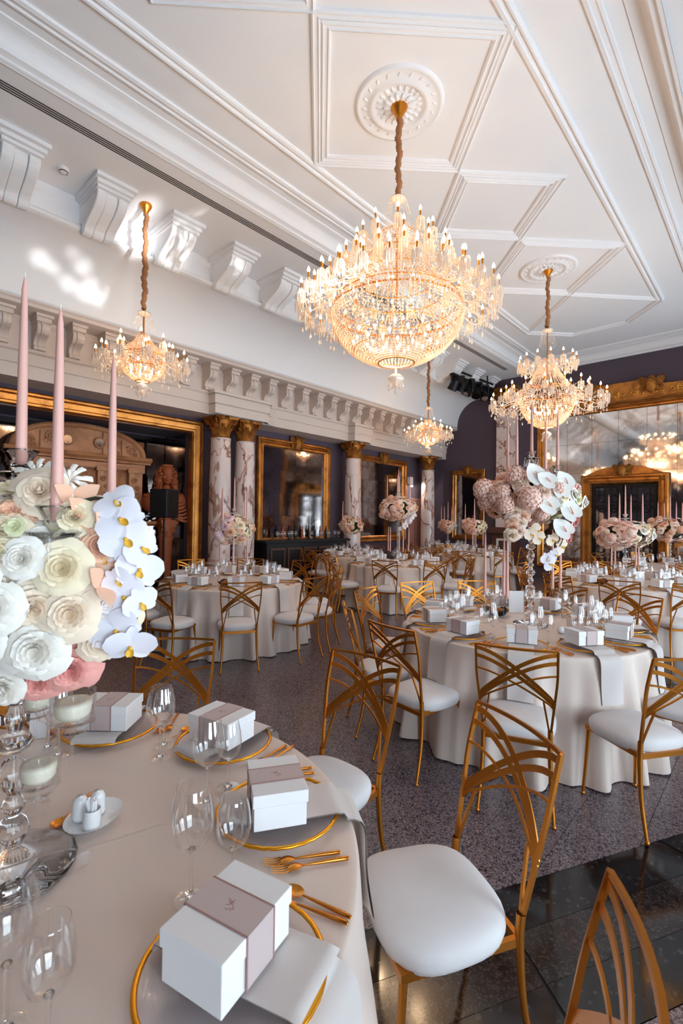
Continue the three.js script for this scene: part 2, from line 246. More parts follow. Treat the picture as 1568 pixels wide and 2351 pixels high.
function upperSide(s, tag) {
  const mm = longMap(s), v = x => s > 0 ? x : 2 * AX - x;
  // profile as [v, y]; the path runs along u, so use mould with profile offset = v
  const sweep = (prof, u0, u1) => { const q = prof.map(([a, b]) => [a, b]); return mould(q, [[u0, 0], [u1, 0]], false, (a, b, h) => P(a, h, v(b)), .5); };
  const cove = struct('trim_' + tag);
  mesh('cove', sweep([[5.3, HS + .2], [5.3, HS], [6.88, HS], [6.88, 5.72], [6.85, 5.71], [6.85, 5.66], [6.88, 5.64], [6.88, 5.42], [6.83, 5.41], [6.8, 5.385], [6.8, 5.345], [6.83, 5.33], [6.86, 5.325], ...arc(6.86, 4.56, .74, .765, 90, 0, 14), [7.63, 4.53], [7.9, 4.5], [7.9, HS + .2]], UB, UE), M.plaster, cove);
  for (let k = -6; k < 12; k++) { const b = mesh('scroll_bracket', scrollBracket, M.plaster, cove); b.position.copy(P(2.467 + k * .995, HS, v(6.88))); b.rotation.y = -s * Math.PI / 2; }
  if (s > 0) for (let k = 0; k < 4; k++) mesh('vent_slot', uvbox(-3, 12.9, HS - .004, HS + .01, 5.575 + k * .032, 5.59 + k * .032), M.vent, cove);
  const ent = struct('trim_' + (tag + 1));
  mesh('entablature', sweep([[7.6, 4.53], [7.58, 4.5], [7.6, 4.49], [7.6, 4.44], [7.68, 4.425], [8.02, 4.42], [8.02, 4.36], [7.99, 4.35], [8.03, 4.31], [8.03, 3.96], [7.95, 3.955], [7.95, 3.915], [7.98, 3.89], [7.98, 3.73], [8.0, 3.72], [8.0, 3.53], [VL + .1, 3.53], [VL + .1, 4.53]], UB, UE), M.trim, ent);
  for (let k = -16; k < 25; k++) { const c = mesh('console', consoleGeo, M.trim, ent); c.position.copy(P(2.13 + k * .4655, 4.42, v(8.03))); c.rotation.y = -s * Math.PI / 2; }
  for (const [u0, u1] of [[4.98, 6.25], [8.97, 9.62], [12.53, 13.2], [-.75, .5]]) {
    const plan = (e, back) => [[u0 - e, 8.2], [u0 - e, 7.78 - e], [u1 + e, 7.78 - e], ...arc(u1 + e + .4, 7.78 - e, .4, .2 + e, 180, 90, 6).slice(1), [u1 + .4, 8.2]].map(([a, b]) => [a, v(b)]);
    mesh('impost_block', [prism(plan(0), 3.53, 3.71), prism(plan(.02), 3.71, 3.89), prism(plan(.05), 3.89, 3.95)], M.trim, ent);
  }
}
upperSide(1, 1); upperSide(-1, 3);
mesh('upper_roof', uvbox(UB - .2, UE + .2, HC + .2, HC + .3, VR - .4, VL + .4), M.plaster, ceiling);
struct('trim_5', [uvbox(UB, UE, 3.53, HC + .2, VL + .05, VL + .3), uvbox(UB, UE, 3.53, HC + .2, VR - .3, VR - .05), uvbox(UB, UE, HS + .1, HC + .3, 5.4, VL + .3), uvbox(UB, UE, HS + .1, HC + .3, VR - .3, .64)], M.plaster);

// ---------- walls ----------
const NU0 = 1.42, NU1 = 4.96, NY = 3.26;                                  // mirrored niche in the long wall
struct('wall_left', [uvbox(UB - .2, NU0, -.1, 4, VL, VL + .2), uvbox(NU1, UE + .2, -.1, 4, VL, VL + .2), uvbox(NU0, NU1, NY, 4, VL, VL + .2), uvbox(NU0 - .2, NU0, -.1, NY + .2, VL + .2, 9.75), uvbox(NU1, NU1 + .2, -.1, NY + .2, VL + .2, 9.75), uvbox(NU0 - .2, NU1 + .2, -.1, NY + .2, 9.65, 9.85), uvbox(NU0, NU1, NY, NY + .2, VL, 9.7)], M.wall);
struct('wall_end', uvbox(UE, UE + .25, -.1, HC + .3, VR - .4, VL + .4), M.wall);
struct('wall_back', uvbox(UB - .25, UB, -.1, HC + .3, VR - .4, VL + .4), M.wall);
{
  const g = [], e = WIN_W / 2; let u = UB - .2;
  for (const w of WIN) { g.push(uvbox(u, w - e, -.1, 4.2, VR - .25, VR)); g.push(uvbox(w - e, w + e, -.1, WIN_Y0, VR - .25, VR)); g.push(uvbox(w - e, w + e, WIN_Y1, 4.2, VR - .25, VR)); u = w + e; }
  g.push(uvbox(u, UE + .2, -.1, 4.2, VR - .25, VR)); struct('wall_right', g, M.wall);
  WIN.forEach((w, k) => {
    const o = struct('window_' + (k + 1)), h = WIN_Y1 - WIN_Y0, my = (WIN_Y0 + WIN_Y1) / 2, z = -(VR - .12), f = (ww, hh, x, y) => box(ww, hh, .06, w + x, y, z);
    mesh('window_frame', [f(.08, h, -e + .04, my), f(.08, h, e - .04, my), f(WIN_W, .08, 0, WIN_Y0 + .04), f(WIN_W, .08, 0, WIN_Y1 - .04), f(.09, h, 0, my)], M.winframe, o);
    for (const x of [-e / 2, e / 2]) mesh('glazing_bar', box(.035, h, .05, w + x, my, z), M.winframe, o);
    for (const y of [1.1, 1.85, 2.6]) mesh('glazing_bar', box(WIN_W, .035, .05, w, y, z), M.winframe, o);
    mesh('pane', box(WIN_W - .1, h - .1, .004, w, my, z), M.glass, o);
  });
}

// ---------- columns ----------
const spiral = (r, turns, w) => tube(Array.from({ length: 17 }, (_, i) => { const t = i / 16, a = t * turns * Math.PI * 2, q = r * (1 - .85 * t); return [Math.cos(a) * q, Math.sin(a) * q, 0]; }), w, 26, 5);
const leafGeo = (h, w, out) => grid(4, 7, (s, t) => { const q = (s - .5) * 2, ww = w * (.75 + .35 * Math.sin(t * 3)) * (1 - .75 * t * t * t) * (1 + .12 * Math.cos(t * 22)); return [q * ww, h * (t < .8 ? t : .8 + (t - .8) * (1 - (t - .8) * 6)), out * t * t * 1.1 + (t > .8 ? (t - .8) * out * 2 : 0) - q * q * .02]; });
const capital = (() => {
  const g = [lathe([[.165, 0], [.19, .01], [.19, .035], [.17, .045], [.17, .12], [.18, .25], [.21, .34], [.24, .37]], 24)];
  for (let r = 0; r < 2; r++) for (let k = 0; k < 8; k++) { const a = (k + r * .5) / 8 * Math.PI * 2; g.push(put(leafGeo(r ? .28 : .19, .062, r ? .085 : .075), Math.sin(a) * .17, .045, Math.cos(a) * .17, a)); }
  const sp = spiral(.055, 1.8, .016);
  for (let k = 0; k < 4; k++) { const a = Math.PI / 4 + k * Math.PI / 2; for (const m of [-1, 1]) { g.push(put(sp, Math.sin(a) * .255 + Math.cos(a) * m * .02, .325, Math.cos(a) * .255 - Math.sin(a) * m * .02, a - Math.PI / 2 + m * .25)); } g.push(put(tube([[0, 0, 0], [0, .12, .02], [0, .17, .085]], .02, 8, 5), Math.sin(a) * .16, .16, Math.cos(a) * .16, a)); g.push(put(new THREE.SphereGeometry(.04, 8, 6), Math.sin(a + Math.PI / 4) * .235, .4, Math.cos(a + Math.PI / 4) * .235, a + Math.PI / 4, 0, 0, new V3(1.1, 1, .6))); }
  const s = new THREE.Shape(), R = .31; s.moveTo(-R * .72, -R * .8); s.quadraticCurveTo(0, -R * .55, R * .72, -R * .8); s.lineTo(R * .8, -R * .72); s.quadraticCurveTo(R * .55, 0, R * .8, R * .72); s.lineTo(R * .72, R * .8); s.quadraticCurveTo(0, R * .55, -R * .72, R * .8); s.lineTo(-R * .8, R * .72); s.quadraticCurveTo(-R * .55, 0, -R * .8, -R * .72);
  g.push(new THREE.ExtrudeGeometry(s, { depth: .045, bevelEnabled: true, bevelSize: .01, bevelThickness: .008, bevelSegments: 1 }).rotateX(-Math.PI / 2).translate(0, .375, 0)); return mg(g);
})();
const shaftGeo = (h, r) => { const g = lathe([[r * 1.04, 0], [r * 1.02, .03], [r, .06], [r, h * .35], [r * .93, h * .8], [r * .88, h - .03], [r * .92, h - .02], [r * .92, h]], 32); const uv = g.attributes.uv; for (let i = 0; i < uv.count; i++) uv.setXY(i, uv.getX(i) * 1.0, uv.getY(i) * 2.0); return g; };
function column(u, v, label, group, turn) {
  const c = thing('marble_column', label, 'column', P(u, 0, v), turn, group);
  mesh('base', [box(.62, .5, .62, 0, .25, 0), box(.66, .04, .66, 0, .52, 0), lathe([[.29, .54], [.3, .57], [.28, .6], [.24, .62], [.24, .64], [.26, .66], [.25, .69], [.22, .7]], 28)], M.marble, c);
  mesh('shaft', put(shaftGeo(2.42, .215), 0, .69, 0), M.marble, c);
  mesh('capital', put(capital, 0, 3.1, 0), M.giltcarve, c).userData = { label: 'gilt leafy capital with corner scrolls' }; return c;
}
column(5.32, VC, 'veined marble column with gilt capital beside the carved niche, first of a pair', null, 0);
column(5.9, VC, 'veined marble column with gilt capital, of the pair on the side of the bar', null, 1.5);
column(9.28, VC, 'single veined marble column with gilt capital between the two long mirrors', null, 3);
column(12.85, VC, 'veined marble column with gilt capital in the corner by the end wall', null, .8);
for (const [u, v] of [[.1, VC], [-.4, VC], ...[-2.1, .98, 4.03, 7.08, 10.1].map(x => [x, 2 * AX - VC])]) column(u, v, 'veined marble column mirrored in the long glass, standing opposite', 'columns seen only in the mirrors', u);

// ---------- gilt framed mirrors ----------
const frameProf = w => [[0, 0], [0, .05], [.02, .075], [.05, .075], [.07, .05], [.09, .055], [w - .08, .03], [w - .06, .05], [w - .03, .045], [w, .015], [w, 0]];
const crest = s => mg([put(lathe([[.001, -.14], [.05, -.12], [.09, -.04], [.1, .05], [.06, .12], [.001, .15]], 14), 0, 0, .06, 0, 0, 0, new V3(s, s, s * .7)), put(spiral(.08, 1.6, .022), -.12 * s, -.05 * s, .05, 0, 0, 0, s), put(spiral(.08, 1.6, .022), .12 * s, -.05 * s, .05, Math.PI, 0, 0, s), ...[-1, 0, 1].map(k => put(leafGeo(.22 * s, .07 * s, .05), k * .1 * s, .02, .04, 0, 0, -k * .5))]);
function framedMirror(name, label, map, turn, a0, a1, b0, b1, w, nx, ny, m, crestSize) {
  const o = thing(name, label, 'mirror'), path = [[a0, b0], [a1, b0], [a1, b1], [a0, b1]];
  mesh('frame', mould(frameProf(w), turn > 0 ? path : path, true, map, .4), M.gilt, o);
  const A0 = a0 + w - .02, A1 = a1 - w + .02, B0 = b0 + w - .02, B1 = b1 - w + .02;
  for (let i = 0; i < nx; i++) for (let j = 0; j < ny; j++) {
    const x0 = A0 + (A1 - A0) * i / nx + .002, x1 = A0 + (A1 - A0) * (i + 1) / nx - .002, y0 = B0 + (B1 - B0) * j / ny + .002, y1 = B0 + (B1 - B0) * (j + 1) / ny - .002, t1 = rnd(-.0022, .0022), t2 = rnd(-.0022, .0022), e = .012;
    mesh('mirror_panel', grid(1, 1, (s, t) => { const q = map(x0 + (x1 - x0) * s, y0 + (y1 - y0) * t, e + t1 * (s - .5) * (x1 - x0) * 2 + t2 * (t - .5) * (y1 - y0) * 2); return [q.x, q.y, q.z, x0 + (x1 - x0) * s, y0 + (y1 - y0) * t]; }), m, o);
  }
  mesh('mirror_backing', (() => { const q = [map(a0, b0, .001), map(a1, b0, .001), map(a0, b1, .001), map(a1, b1, .001)]; return grid(1, 1, (s, t) => q[(s > .5 ? 1 : 0) + (t > .5 ? 2 : 0)].toArray()); })(), M.dark, o);
  if (crestSize) { const c = mesh('crest', crest(crestSize), M.giltcarve, o), p = map((a0 + a1) / 2, b1 - w * .3, .03); c.position.copy(p); c.rotation.y = turn; for (const a of [a0 + w / 2, a1 - w / 2]) { const k = mesh('corner_boss', lathe([[.001, .03], [.04, .02], [.05, 0]], 10).rotateX(Math.PI / 2), M.giltcarve, o); k.position.copy(map(a, b1 - w / 2, .06)); k.rotation.y = turn; k.scale.setScalar(1.4); } }
  return o;
}
framedMirror('wall_mirror', 'long gilt framed mirror of antique panels behind the dark bar', wallMap(VL - .01), 0, 6.52, 8.85, .92, 3.38, .2, 4, 4, M.mirror, 1);
framedMirror('wall_mirror', 'gilt framed antique mirror between the single column and corner column', wallMap(VL - .01), 0, 9.95, 12.25, .92, 3.36, .18, 4, 4, M.mirror, 1);
framedMirror('end_wall_mirror', 'narrow gilt mirror with crest on the purple end wall', endMap(UE - .01), -Math.PI / 2, 6.62, 7.74, .96, 3.15, .15, 1, 3, M.mirror, .8);
// ---------- great mirror and doorway on the end wall ----------
{
  const o = thing('great_mirror', 'huge antique panelled mirror with carved gilt header filling the end wall', 'mirror'), em = endMap(UE - .01), a0 = .98, a1 = 5.06, top = 4.62;
  mesh('frame', mould(frameProf(.2), [[a0, .3], [a1, .3], [a1, top], [a0, top]], true, em, .4), M.gilt, o);
  const s = new THREE.Shape(), W = (a1 - a0) / 2; s.moveTo(-W, 0); s.lineTo(W, 0); s.lineTo(W, .06); s.bezierCurveTo(W - .05, .25, W - .25, .3, W - .4, .3); s.lineTo(.95, .34); s.bezierCurveTo(.85, .36, .82, .48, .7, .5); s.lineTo(-.7, .5); s.bezierCurveTo(-.82, .48, -.85, .36, -.95, .34); s.lineTo(-W + .4, .3); s.bezierCurveTo(-W + .25, .3, -W + .05, .25, -W, .06);
  const h = mesh('header', new THREE.ExtrudeGeometry(s, { depth: .07, bevelEnabled: true, bevelSize: .015, bevelThickness: .015, bevelSegments: 2 }), M.gilt, o); h.position.copy(P(UE - .01, top - .02, AX)); h.rotation.y = -Math.PI / 2;
  mesh('header_moulding', mould([[0, 0], [0, .1], [.03, .13], [.06, .12], [.08, .08], [.1, .07], [.12, 0]], [[a1 + .06, top - .04], [a0 - .06, top - .04]], false, (a, b, hh) => em(a, 2 * (top - .04) - b, hh), .4), M.gilt, o);
  for (const dv of [-1, 1]) { const c = mesh('crest', crest(1.25), M.giltcarve, o); c.position.copy(P(UE - .08, top + .3, AX + dv * .72)); c.rotation.y = -Math.PI / 2; }
  for (let k = -4; k <= 4; k++) { const g = [put(spiral(.07, 1.5, .02), -.09, 0, 0), put(spiral(.07, 1.5, .02), .09, 0, 0, Math.PI), put(leafGeo(.16, .05, .03), 0, -.05, 0)]; const c = mesh('carved_scroll', g, M.giltbright, o); c.position.copy(P(UE - .1, top + .17, AX + k * .42)); c.rotation.y = -Math.PI / 2; }
  const A0 = a0 + .18, A1 = a1 - .18, B0 = .5, B1 = top - .18, nx = 6, ny = 5;
  for (let i = 0; i < nx; i++) for (let j = 0; j < ny; j++) {
    const x0 = A0 + (A1 - A0) * i / nx + .003, x1 = A0 + (A1 - A0) * (i + 1) / nx - .003, y0 = B0 + (B1 - B0) * j / ny + .003, y1 = B0 + (B1 - B0) * (j + 1) / ny - .003, t1 = rnd(-.003, .003), t2 = rnd(-.003, .003);
    mesh('mirror_panel', grid(1, 1, (q, t) => { const p = em(x0 + (x1 - x0) * q, y0 + (y1 - y0) * t, .012 + t1 * (q - .5) + t2 * (t - .5)); return [p.x, p.y, p.z, x0 + (x1 - x0) * q, y0 + (y1 - y0) * t]; }), M.mirrorEnd, o);
  }
  mesh('mirror_backing', uvbox(UE - .012, UE - .002, .3, top, a0, a1), M.dark, o);
  // doorway in front of the mirror
  const d = thing('gilt_doorway', 'gilt framed doorway with crest and black scrolled iron doors in the mirror', 'doorway'), D0 = 1.92, D1 = 3.86, dt = 2.78;
  const dm = endMap(UE - .05);
  mesh('frame', mould([[0, 0], [0, .14], [.03, .17], [.07, .17], [.1, .12], [.15, .12], [.17, .15], [.21, .14], [.24, .08], [.25, 0]], [[D1, 0], [D1, dt], [D0, dt], [D0, 0]].map(([a, b]) => [a, b]), false, dm, .4), M.gilt, d);
  const ps = new THREE.Shape(); ps.moveTo(-.85, 0); ps.lineTo(.85, 0); ps.bezierCurveTo(.7, .05, .55, .16, .35, .18); ps.lineTo(-.35, .18); ps.bezierCurveTo(-.55, .16, -.7, .05, -.85, 0);
  const ped = mesh('pediment', new THREE.ExtrudeGeometry(ps, { depth: .1, bevelEnabled: true, bevelSize: .012, bevelThickness: .012, bevelSegments: 2 }), M.gilt, d); ped.position.copy(P(UE - .06, dt, (D0 + D1) / 2)); ped.rotation.y = -Math.PI / 2;
  const c = mesh('crest', crest(1), M.giltcarve, d); c.position.copy(P(UE - .2, dt + .06, (D0 + D1) / 2)); c.rotation.y = -Math.PI / 2;
  for (const dv of [-1, 1]) { const k = mesh('corner_boss', lathe([[.001, .03], [.05, .02], [.07, 0]], 12).rotateX(Math.PI / 2), M.giltcarve, d); k.position.copy(P(UE - .2, dt - .12, (D0 + D1) / 2 + dv * .84)); k.rotation.y = -Math.PI / 2; }
  for (const [l0, l1] of [[D0 + .26, (D0 + D1) / 2 - .01], [(D0 + D1) / 2 + .01, D1 - .26]]) {
    const leaf = mesh('door_leaf', mould([[0, 0], [0, .04], [.07, .04], [.07, 0]], [[l0, .02], [l1, .02], [l1, dt - .26], [l0, dt - .26]], true, dm, 0), M.iron, d), w = l1 - l0, mid = (l0 + l1) / 2;
    mesh('door_glass', uvbox(UE - .07, UE - .064, .08, dt - .3, l0 + .05, l1 - .05), M.glass, leaf);
    const bar = (v0, y0, y1) => box(.02, y1 - y0, .018, UE - .09, (y0 + y1) / 2, -v0), g = [];
    for (let i = 1; i < 5; i++) g.push(bar(l0 + w * i / 5, .1, dt - .3));
    for (const y of [.6, 1.15, 1.9]) for (const m of [-1, 1]) { g.push(put(spiral(.13, 1.5, .011), UE - .09, y, -(mid + m * .14), -Math.PI / 2 + (m > 0 ? Math.PI : 0))); g.push(put(new THREE.TorusGeometry(.1, .01, 5, 18), UE - .09, y + .28, -(mid + m * .17), Math.PI / 2)); }
    mesh('iron_scrollwork', g, M.iron, leaf);
  }
}
{ // marble pilaster on a dark dado pedestal
  const o = thing('marble_pilaster', 'flat marble pilaster with gilt capital on the end wall beside great mirror', 'pilaster', P(UE - .012, 0, 5.93), -Math.PI / 2);
  mesh('shaft', (() => { const g = box(.6, 3.5, .12, 0, 3.12, .06), uv = g.attributes.uv; for (let i = 0; i < uv.count; i++) uv.setXY(i, uv.getX(i) * .5, uv.getY(i) * 2.6); return g; })(), M.marble, o);
  mesh('capital', [box(.74, .07, .26, 0, 5.46, .13), box(.62, .5, .12, 0, 5.13, .06), ...[-2, -1, 0, 1, 2].map(k => put(leafGeo(.26, .07, .09), k * .13, 4.88, .12)), ...[-1.5, -.5, .5, 1.5].map(k => put(leafGeo(.4, .07, .1), k * .14, 4.92, .12)), put(spiral(.08, 1.8, .022), -.3, 5.34, .2), put(spiral(.08, 1.8, .022), .3, 5.34, .2, Math.PI)], M.giltcarve, o);
  mesh('pedestal', [box(.8, .12, .3, 0, 1.32, .15), box(.72, 1.22, .22, 0, .65, .11), box(.84, .06, .34, 0, 1.24, .17), box(.8, .16, .3, 0, .08, .15)], M.pedwood, o);
  mesh('pedestal_panel', mould([[0, 0], [0, .02], [.06, .02], [.06, 0]], [[-.22, .35], [.22, .35], [.22, 1.05], [-.22, 1.05]], true, (a, b, h) => new V3(a, b, .221 + h), 0), M.white, o);
}
struct('door_1', [uvbox(12.45, 13.5, 0, 2.25, VL - .05, VL - .001), ...[12.62, 12.78, 12.94, 13.1, 13.26].map(u => uvbox(u, u + .1, .15, 2.15, VL - .065, VL - .05))], M.door);
{
  const l = thing('wall_light', 'small bright downlight on the wall above dusty pink door', 'lamp', P(12.42, 2.72, VL - .12));
  mesh('lamp_body', [box(.14, .22, .12, 0, .06, -.04), new THREE.CylinderGeometry(.05, .06, .08, 14).translate(0, -.06, 0)], M.white, l);
  mesh('lamp_lens', new THREE.SphereGeometry(.04, 12, 8).translate(0, -.1, .02), mat({ color: '#ffffff', emissive: '#ffffff', emissiveIntensity: 14 }), l);
  const p = new THREE.PointLight('#fff4e6', 4, 0, 2); p.position.copy(P(12.42, 2.62, VL - .14)); p.castShadow = true; scene.add(p);
}

// ---------- niche: frame, mirrors, overmantel, bust, loudspeaker ----------
{
  const o = thing('gilt_surround', 'broad gilt surround framing the mirrored niche with carved overmantel', 'surround');
  mesh('frame', mould([[0, 0], [0, .06], [.03, .09], [.06, .085], [.08, .05], [.16, .03], [.18, .055], [.21, .05], [.235, .02], [.235, -.1]], [[NU1 + .22, 0], [NU1 + .22, NY + .2], [NU0 - .22, NY + .2], [NU0 - .22, 0]], false, wallMap(VL - .002), .4), M.gilt, o);
  const m = thing('niche_mirror', 'dim antique mirror panels lining the back and sides of the niche', 'mirror');
  for (let i = 0; i < 6; i++) for (let j = 0; j < 3; j++) { const w = (NU1 - NU0) / 6, u = NU0 + w * i; mesh('mirror_panel', uvbox(u + .003, u + w - .003, .05 + j * 1.06, .05 + (j + 1) * 1.06 - .006, 9.62, 9.63), M.mirror, m); }
  for (let j = 0; j < 3; j++) for (const [u, e] of [[NU0, .012], [NU1 - .012, .012]]) mesh('mirror_panel', uvbox(u, u + e, .05 + j * 1.06, .05 + (j + 1) * 1.06 - .006, 8.8, 9.6), M.mirror, m);
  // overmantel
  const C = 3.2, W = 1.12, f = 9.2, k = thing('carved_overmantel', 'carved ochre wood overmantel with arched pediment above fireplace in niche', 'overmantel', P(C, 0, f));
  const part = (name, g, mt = M.wood) => mesh(name, g, mt, k);
  const s = new THREE.Shape(); s.moveTo(-W, 2.66); for (let i = 0; i <= 20; i++) { const a = Math.PI - i / 20 * Math.PI; s.lineTo(Math.cos(a) * W, 2.66 + Math.sin(a) ** .8 * .54); } s.lineTo(W, 2.66);
  part('arched_pediment', new THREE.ExtrudeGeometry(s, { depth: .3, bevelEnabled: true, bevelSize: .01, bevelThickness: .01, bevelSegments: 1 }).translate(0, 0, -.34));
  part('arch_moulding', mould([[0, 0], [0, .04], [.03, .06], [.06, .05], [.08, .02], [.09, 0]], Array.from({ length: 25 }, (_, i) => { const a = i / 24 * Math.PI; return [Math.cos(a) * (W + .02), 2.66 + Math.sin(a) ** .8 * .56]; }), false, (a, b, h) => new V3(a, b, h - .03), .7));
  for (const q of [-.86, -.52, .52, .86]) part('carved_panel', [put(spiral(.1, 2, .014), q, 2.82 + (Math.abs(q) < .6 ? .1 : 0), -.02), put(spiral(.06, 1.6, .012), q + .08, 2.74, -.02, Math.PI), put(leafGeo(.2, .05, .03), q - .08, 2.72, -.03)], M.wood);
  for (const q of [-1, 1]) part('panel_divider', box(.025, .5, .03, q * .34, 2.86, -.01));
  for (const q of [-.68, .68]) part('panel_divider', box(.02, .4, .025, q, 2.8, -.01));
  for (const q of [-.27, .27]) { part('round_mirror', new THREE.CylinderGeometry(.085, .085, .02, 24).rotateX(Math.PI / 2).translate(q, 2.9, 0), M.mirrorEnd); part('round_frame', new THREE.TorusGeometry(.09, .014, 6, 24).translate(q, 2.9, .01)); }
  part('cornice', mould([[0, 0], [.0, .09], [-.04, .12], [-.06, .11], [-.1, .05], [-.13, .04], [-.13, 0]], [[-W - .1, 2.7], [W + .1, 2.7]], false, (a, b, h) => new V3(a, b, h), .4));
  part('frieze', box(W * 2, .12, .3, 0, 2.5, -.14));
  for (const q of [-.93, -.36, .36, .93]) { part('pilaster', [box(.26, .95, .34, q, 1.97, -.13), box(.32, .07, .4, q, 2.43, -.13), box(.3, .06, .38, q, 1.5, -.13)]); part('carved_relief', [put(spiral(.06, 1.8, .012), q - .03, 2.25, .05), put(leafGeo(.3, .06, .03), q, 1.75, .045), put(spiral(.05, 1.6, .012), q + .03, 2.1, .05, Math.PI)], M.wood); }
  for (const q of [-.645, 0, .645]) part('panel', box(q ? .3 : .46, .95, .22, q, 1.97, -.16), M.carvewood);
  for (const q of [-.645, .645]) part('carved_swag', [...[-1, 0, 1].map(e => put(spiral(.05, 1.5, .013), q + e * .07, 2.1 - Math.abs(e) * .08, -.035)), put(leafGeo(.35, .07, .03), q, 1.6, -.045)], M.wood);
  part('mantel_shelf', mould([[0, 0], [0, .2], [-.04, .22], [-.09, .14], [-.09, 0]], [[-W - .16, 1.47], [W + .16, 1.47]], false, (a, b, h) => new V3(a, b, h), .4));
  part('fire_surround', [box(.36, 1.38, .36, -.92, .69, -.1), box(.36, 1.38, .36, .92, .69, -.1), box(2.2, .32, .34, 0, 1.22, -.11)]);
  part('hearth_back', box(1.5, 1.06, .1, 0, .53, -.24), M.dark);
  // bust on a herm pedestal
  const b = thing('bust', 'terracotta bust of a draped man in a long curled wig', 'bust', P(4.66, 1.5, 8.98), -.3), g = []; b.scale.setScalar(1.15);
  const sp = (r, x, y, z, sx = 1, sy = 1, sz = 1) => g.push(new THREE.SphereGeometry(r, 18, 14).scale(sx, sy, sz).translate(x, y, z));
  sp(.3, 0, .26, -.02, 1.05, .72, .6); sp(.17, -.25, .3, -.03, .85, 1, .85); sp(.17, .25, .3, -.03, .85, 1, .85); sp(.085, 0, .5, .02, .95, 1.4, .95);
  g.push(lathe([[.001, .93], [.05, .922], [.085, .89], [.1, .84], [.1, .78], [.09, .71], [.07, .645], [.035, .612], [.001, .606]], 22).scale(.92, 1, 1.1).translate(0, 0, .06));
  sp(.14, 0, .82, -.03, 1, 1.05, .8); for (const m of [-1, 1]) { sp(.08, m * .115, .68, 0, .8, 2, 1); sp(.075, m * .13, .5, .05, .8, 1.7, .8); }
  g.push(put(new THREE.ConeGeometry(.02, .085, 7), 0, .757, .172, 0, .28)); for (const m of [-1, 1]) { sp(.032, m * .04, .8, .135, 1.1, .45, .8); sp(.014, m * .04, .785, .152); sp(.03, m * .055, .725, .125, .9, .9, .8); } sp(.026, 0, .69, .152, 1.2, .3, .7); sp(.026, 0, .678, .15, 1, .3, .7); sp(.03, 0, .64, .13, 1.05, .75, .8);
  seed = 41; for (let i = 0; i < 260; i++) { const t = i / 260, side = rnd(.62, 5.66) + Math.PI / 2, y = .4 + t * .54, r = t > .8 ? .125 - (t - .8) * .3 : .14 + (1 - t) * .05, x = Math.cos(side) * r, z = Math.sin(side) * r * .85 - .01; g.push(put(new THREE.TorusGeometry(rnd(.018, .026), .014, 6, 9), x, y, z + (t > .85 ? .02 : 0), rnd(6), rnd(3), rnd(3))); }
  for (let i = 0; i < 9; i++) { const a = -.8 + i * .2; g.push(put(new THREE.TorusGeometry(.022, .014, 6, 9), Math.sin(a) * .085, .905 + Math.cos(a) * .02, .075 + Math.cos(a) * .03, a, 1)); }
  for (let i = 0; i < 7; i++) g.push(tube([[-.36 + i * .03, .42 - i * .015, .02], [-.1 + i * .05, .3 - i * .05, .18], [.2 + i * .03, .32 - i * .05, .14], [.38, .4 - i * .04, -.02]], .024, 14, 6));
  g.push(lathe([[.13, 0], [.12, .03], [.08, .06], [.1, .1], [.2, .16]], 18)); mesh('figure', g, M.terracotta, b);
  const p = thing('pedestal', 'tapering terracotta pedestal with carved head carrying the bust', 'pedestal', P(4.66, 0, 8.98));
  mesh('pedestal_body', [box(.36, .08, .36, 0, 1.46, 0), box(.3, .06, .3, 0, 1.39, 0), lathe([[.11, 0], [.12, .12], [.1, .14], [.13, 1.1], [.16, 1.15], [.14, 1.2], [.15, 1.36]], 20), box(.34, .1, .34, 0, .05, 0)], M.terracotta, p);
  mesh('carved_head', [new THREE.SphereGeometry(.09, 12, 10).scale(1, 1.2, .9).translate(0, 1.22, .1), ...[-1, 1].map(q => put(spiral(.06, 1.6, .018), q * .09, 1.3, .12, q > 0 ? Math.PI : 0))], M.terracotta, p);
  // loudspeaker on a pole
  const l = thing('loudspeaker', 'black box loudspeaker on a pole stand before the bust', 'loudspeaker', P(4.12, 0, 8.0), .5);
  mesh('cabinet', rbox(.37, .5, .34, .02, 0, 1.8, 0), M.blackmatte, l); mesh('grille', rbox(.33, .46, .02, .008, 0, 1.8, .17), M.iron, l); mesh('pole', new THREE.CylinderGeometry(.018, .018, 1.35, 10).translate(0, .9, 0), M.iron, l);
  for (let q = 0; q < 3; q++) { const a = q * 2.094; mesh('leg', tube([[0, .5, 0], [Math.cos(a) * .35, .02, Math.sin(a) * .35]], .012, 2, 6), M.iron, l); }
}
// ---------- bar ----------
{
  const b = thing('bar_counter', 'dark panelled bar counter under the long wall mirror', 'bar counter', P(7.6, 0, 8.12));
  mesh('body', box(2.5, 1.03, .44, 0, .515, 0), M.dark, b); mesh('top', rbox(2.66, .05, .56, .01, 0, 1.055, 0), M.blackmatte, b);
  for (let i = -2; i <= 2; i++) mesh('panel', mould([[0, 0], [0, .02], [.04, .02], [.04, 0]], [[i * .48 - .2, .12], [i * .48 + .2, .12], [i * .48 + .2, .92], [i * .48 - .2, .92]], true, (a, c, h) => new V3(a, c, .22 + h), 0), M.pedwood, b);
}
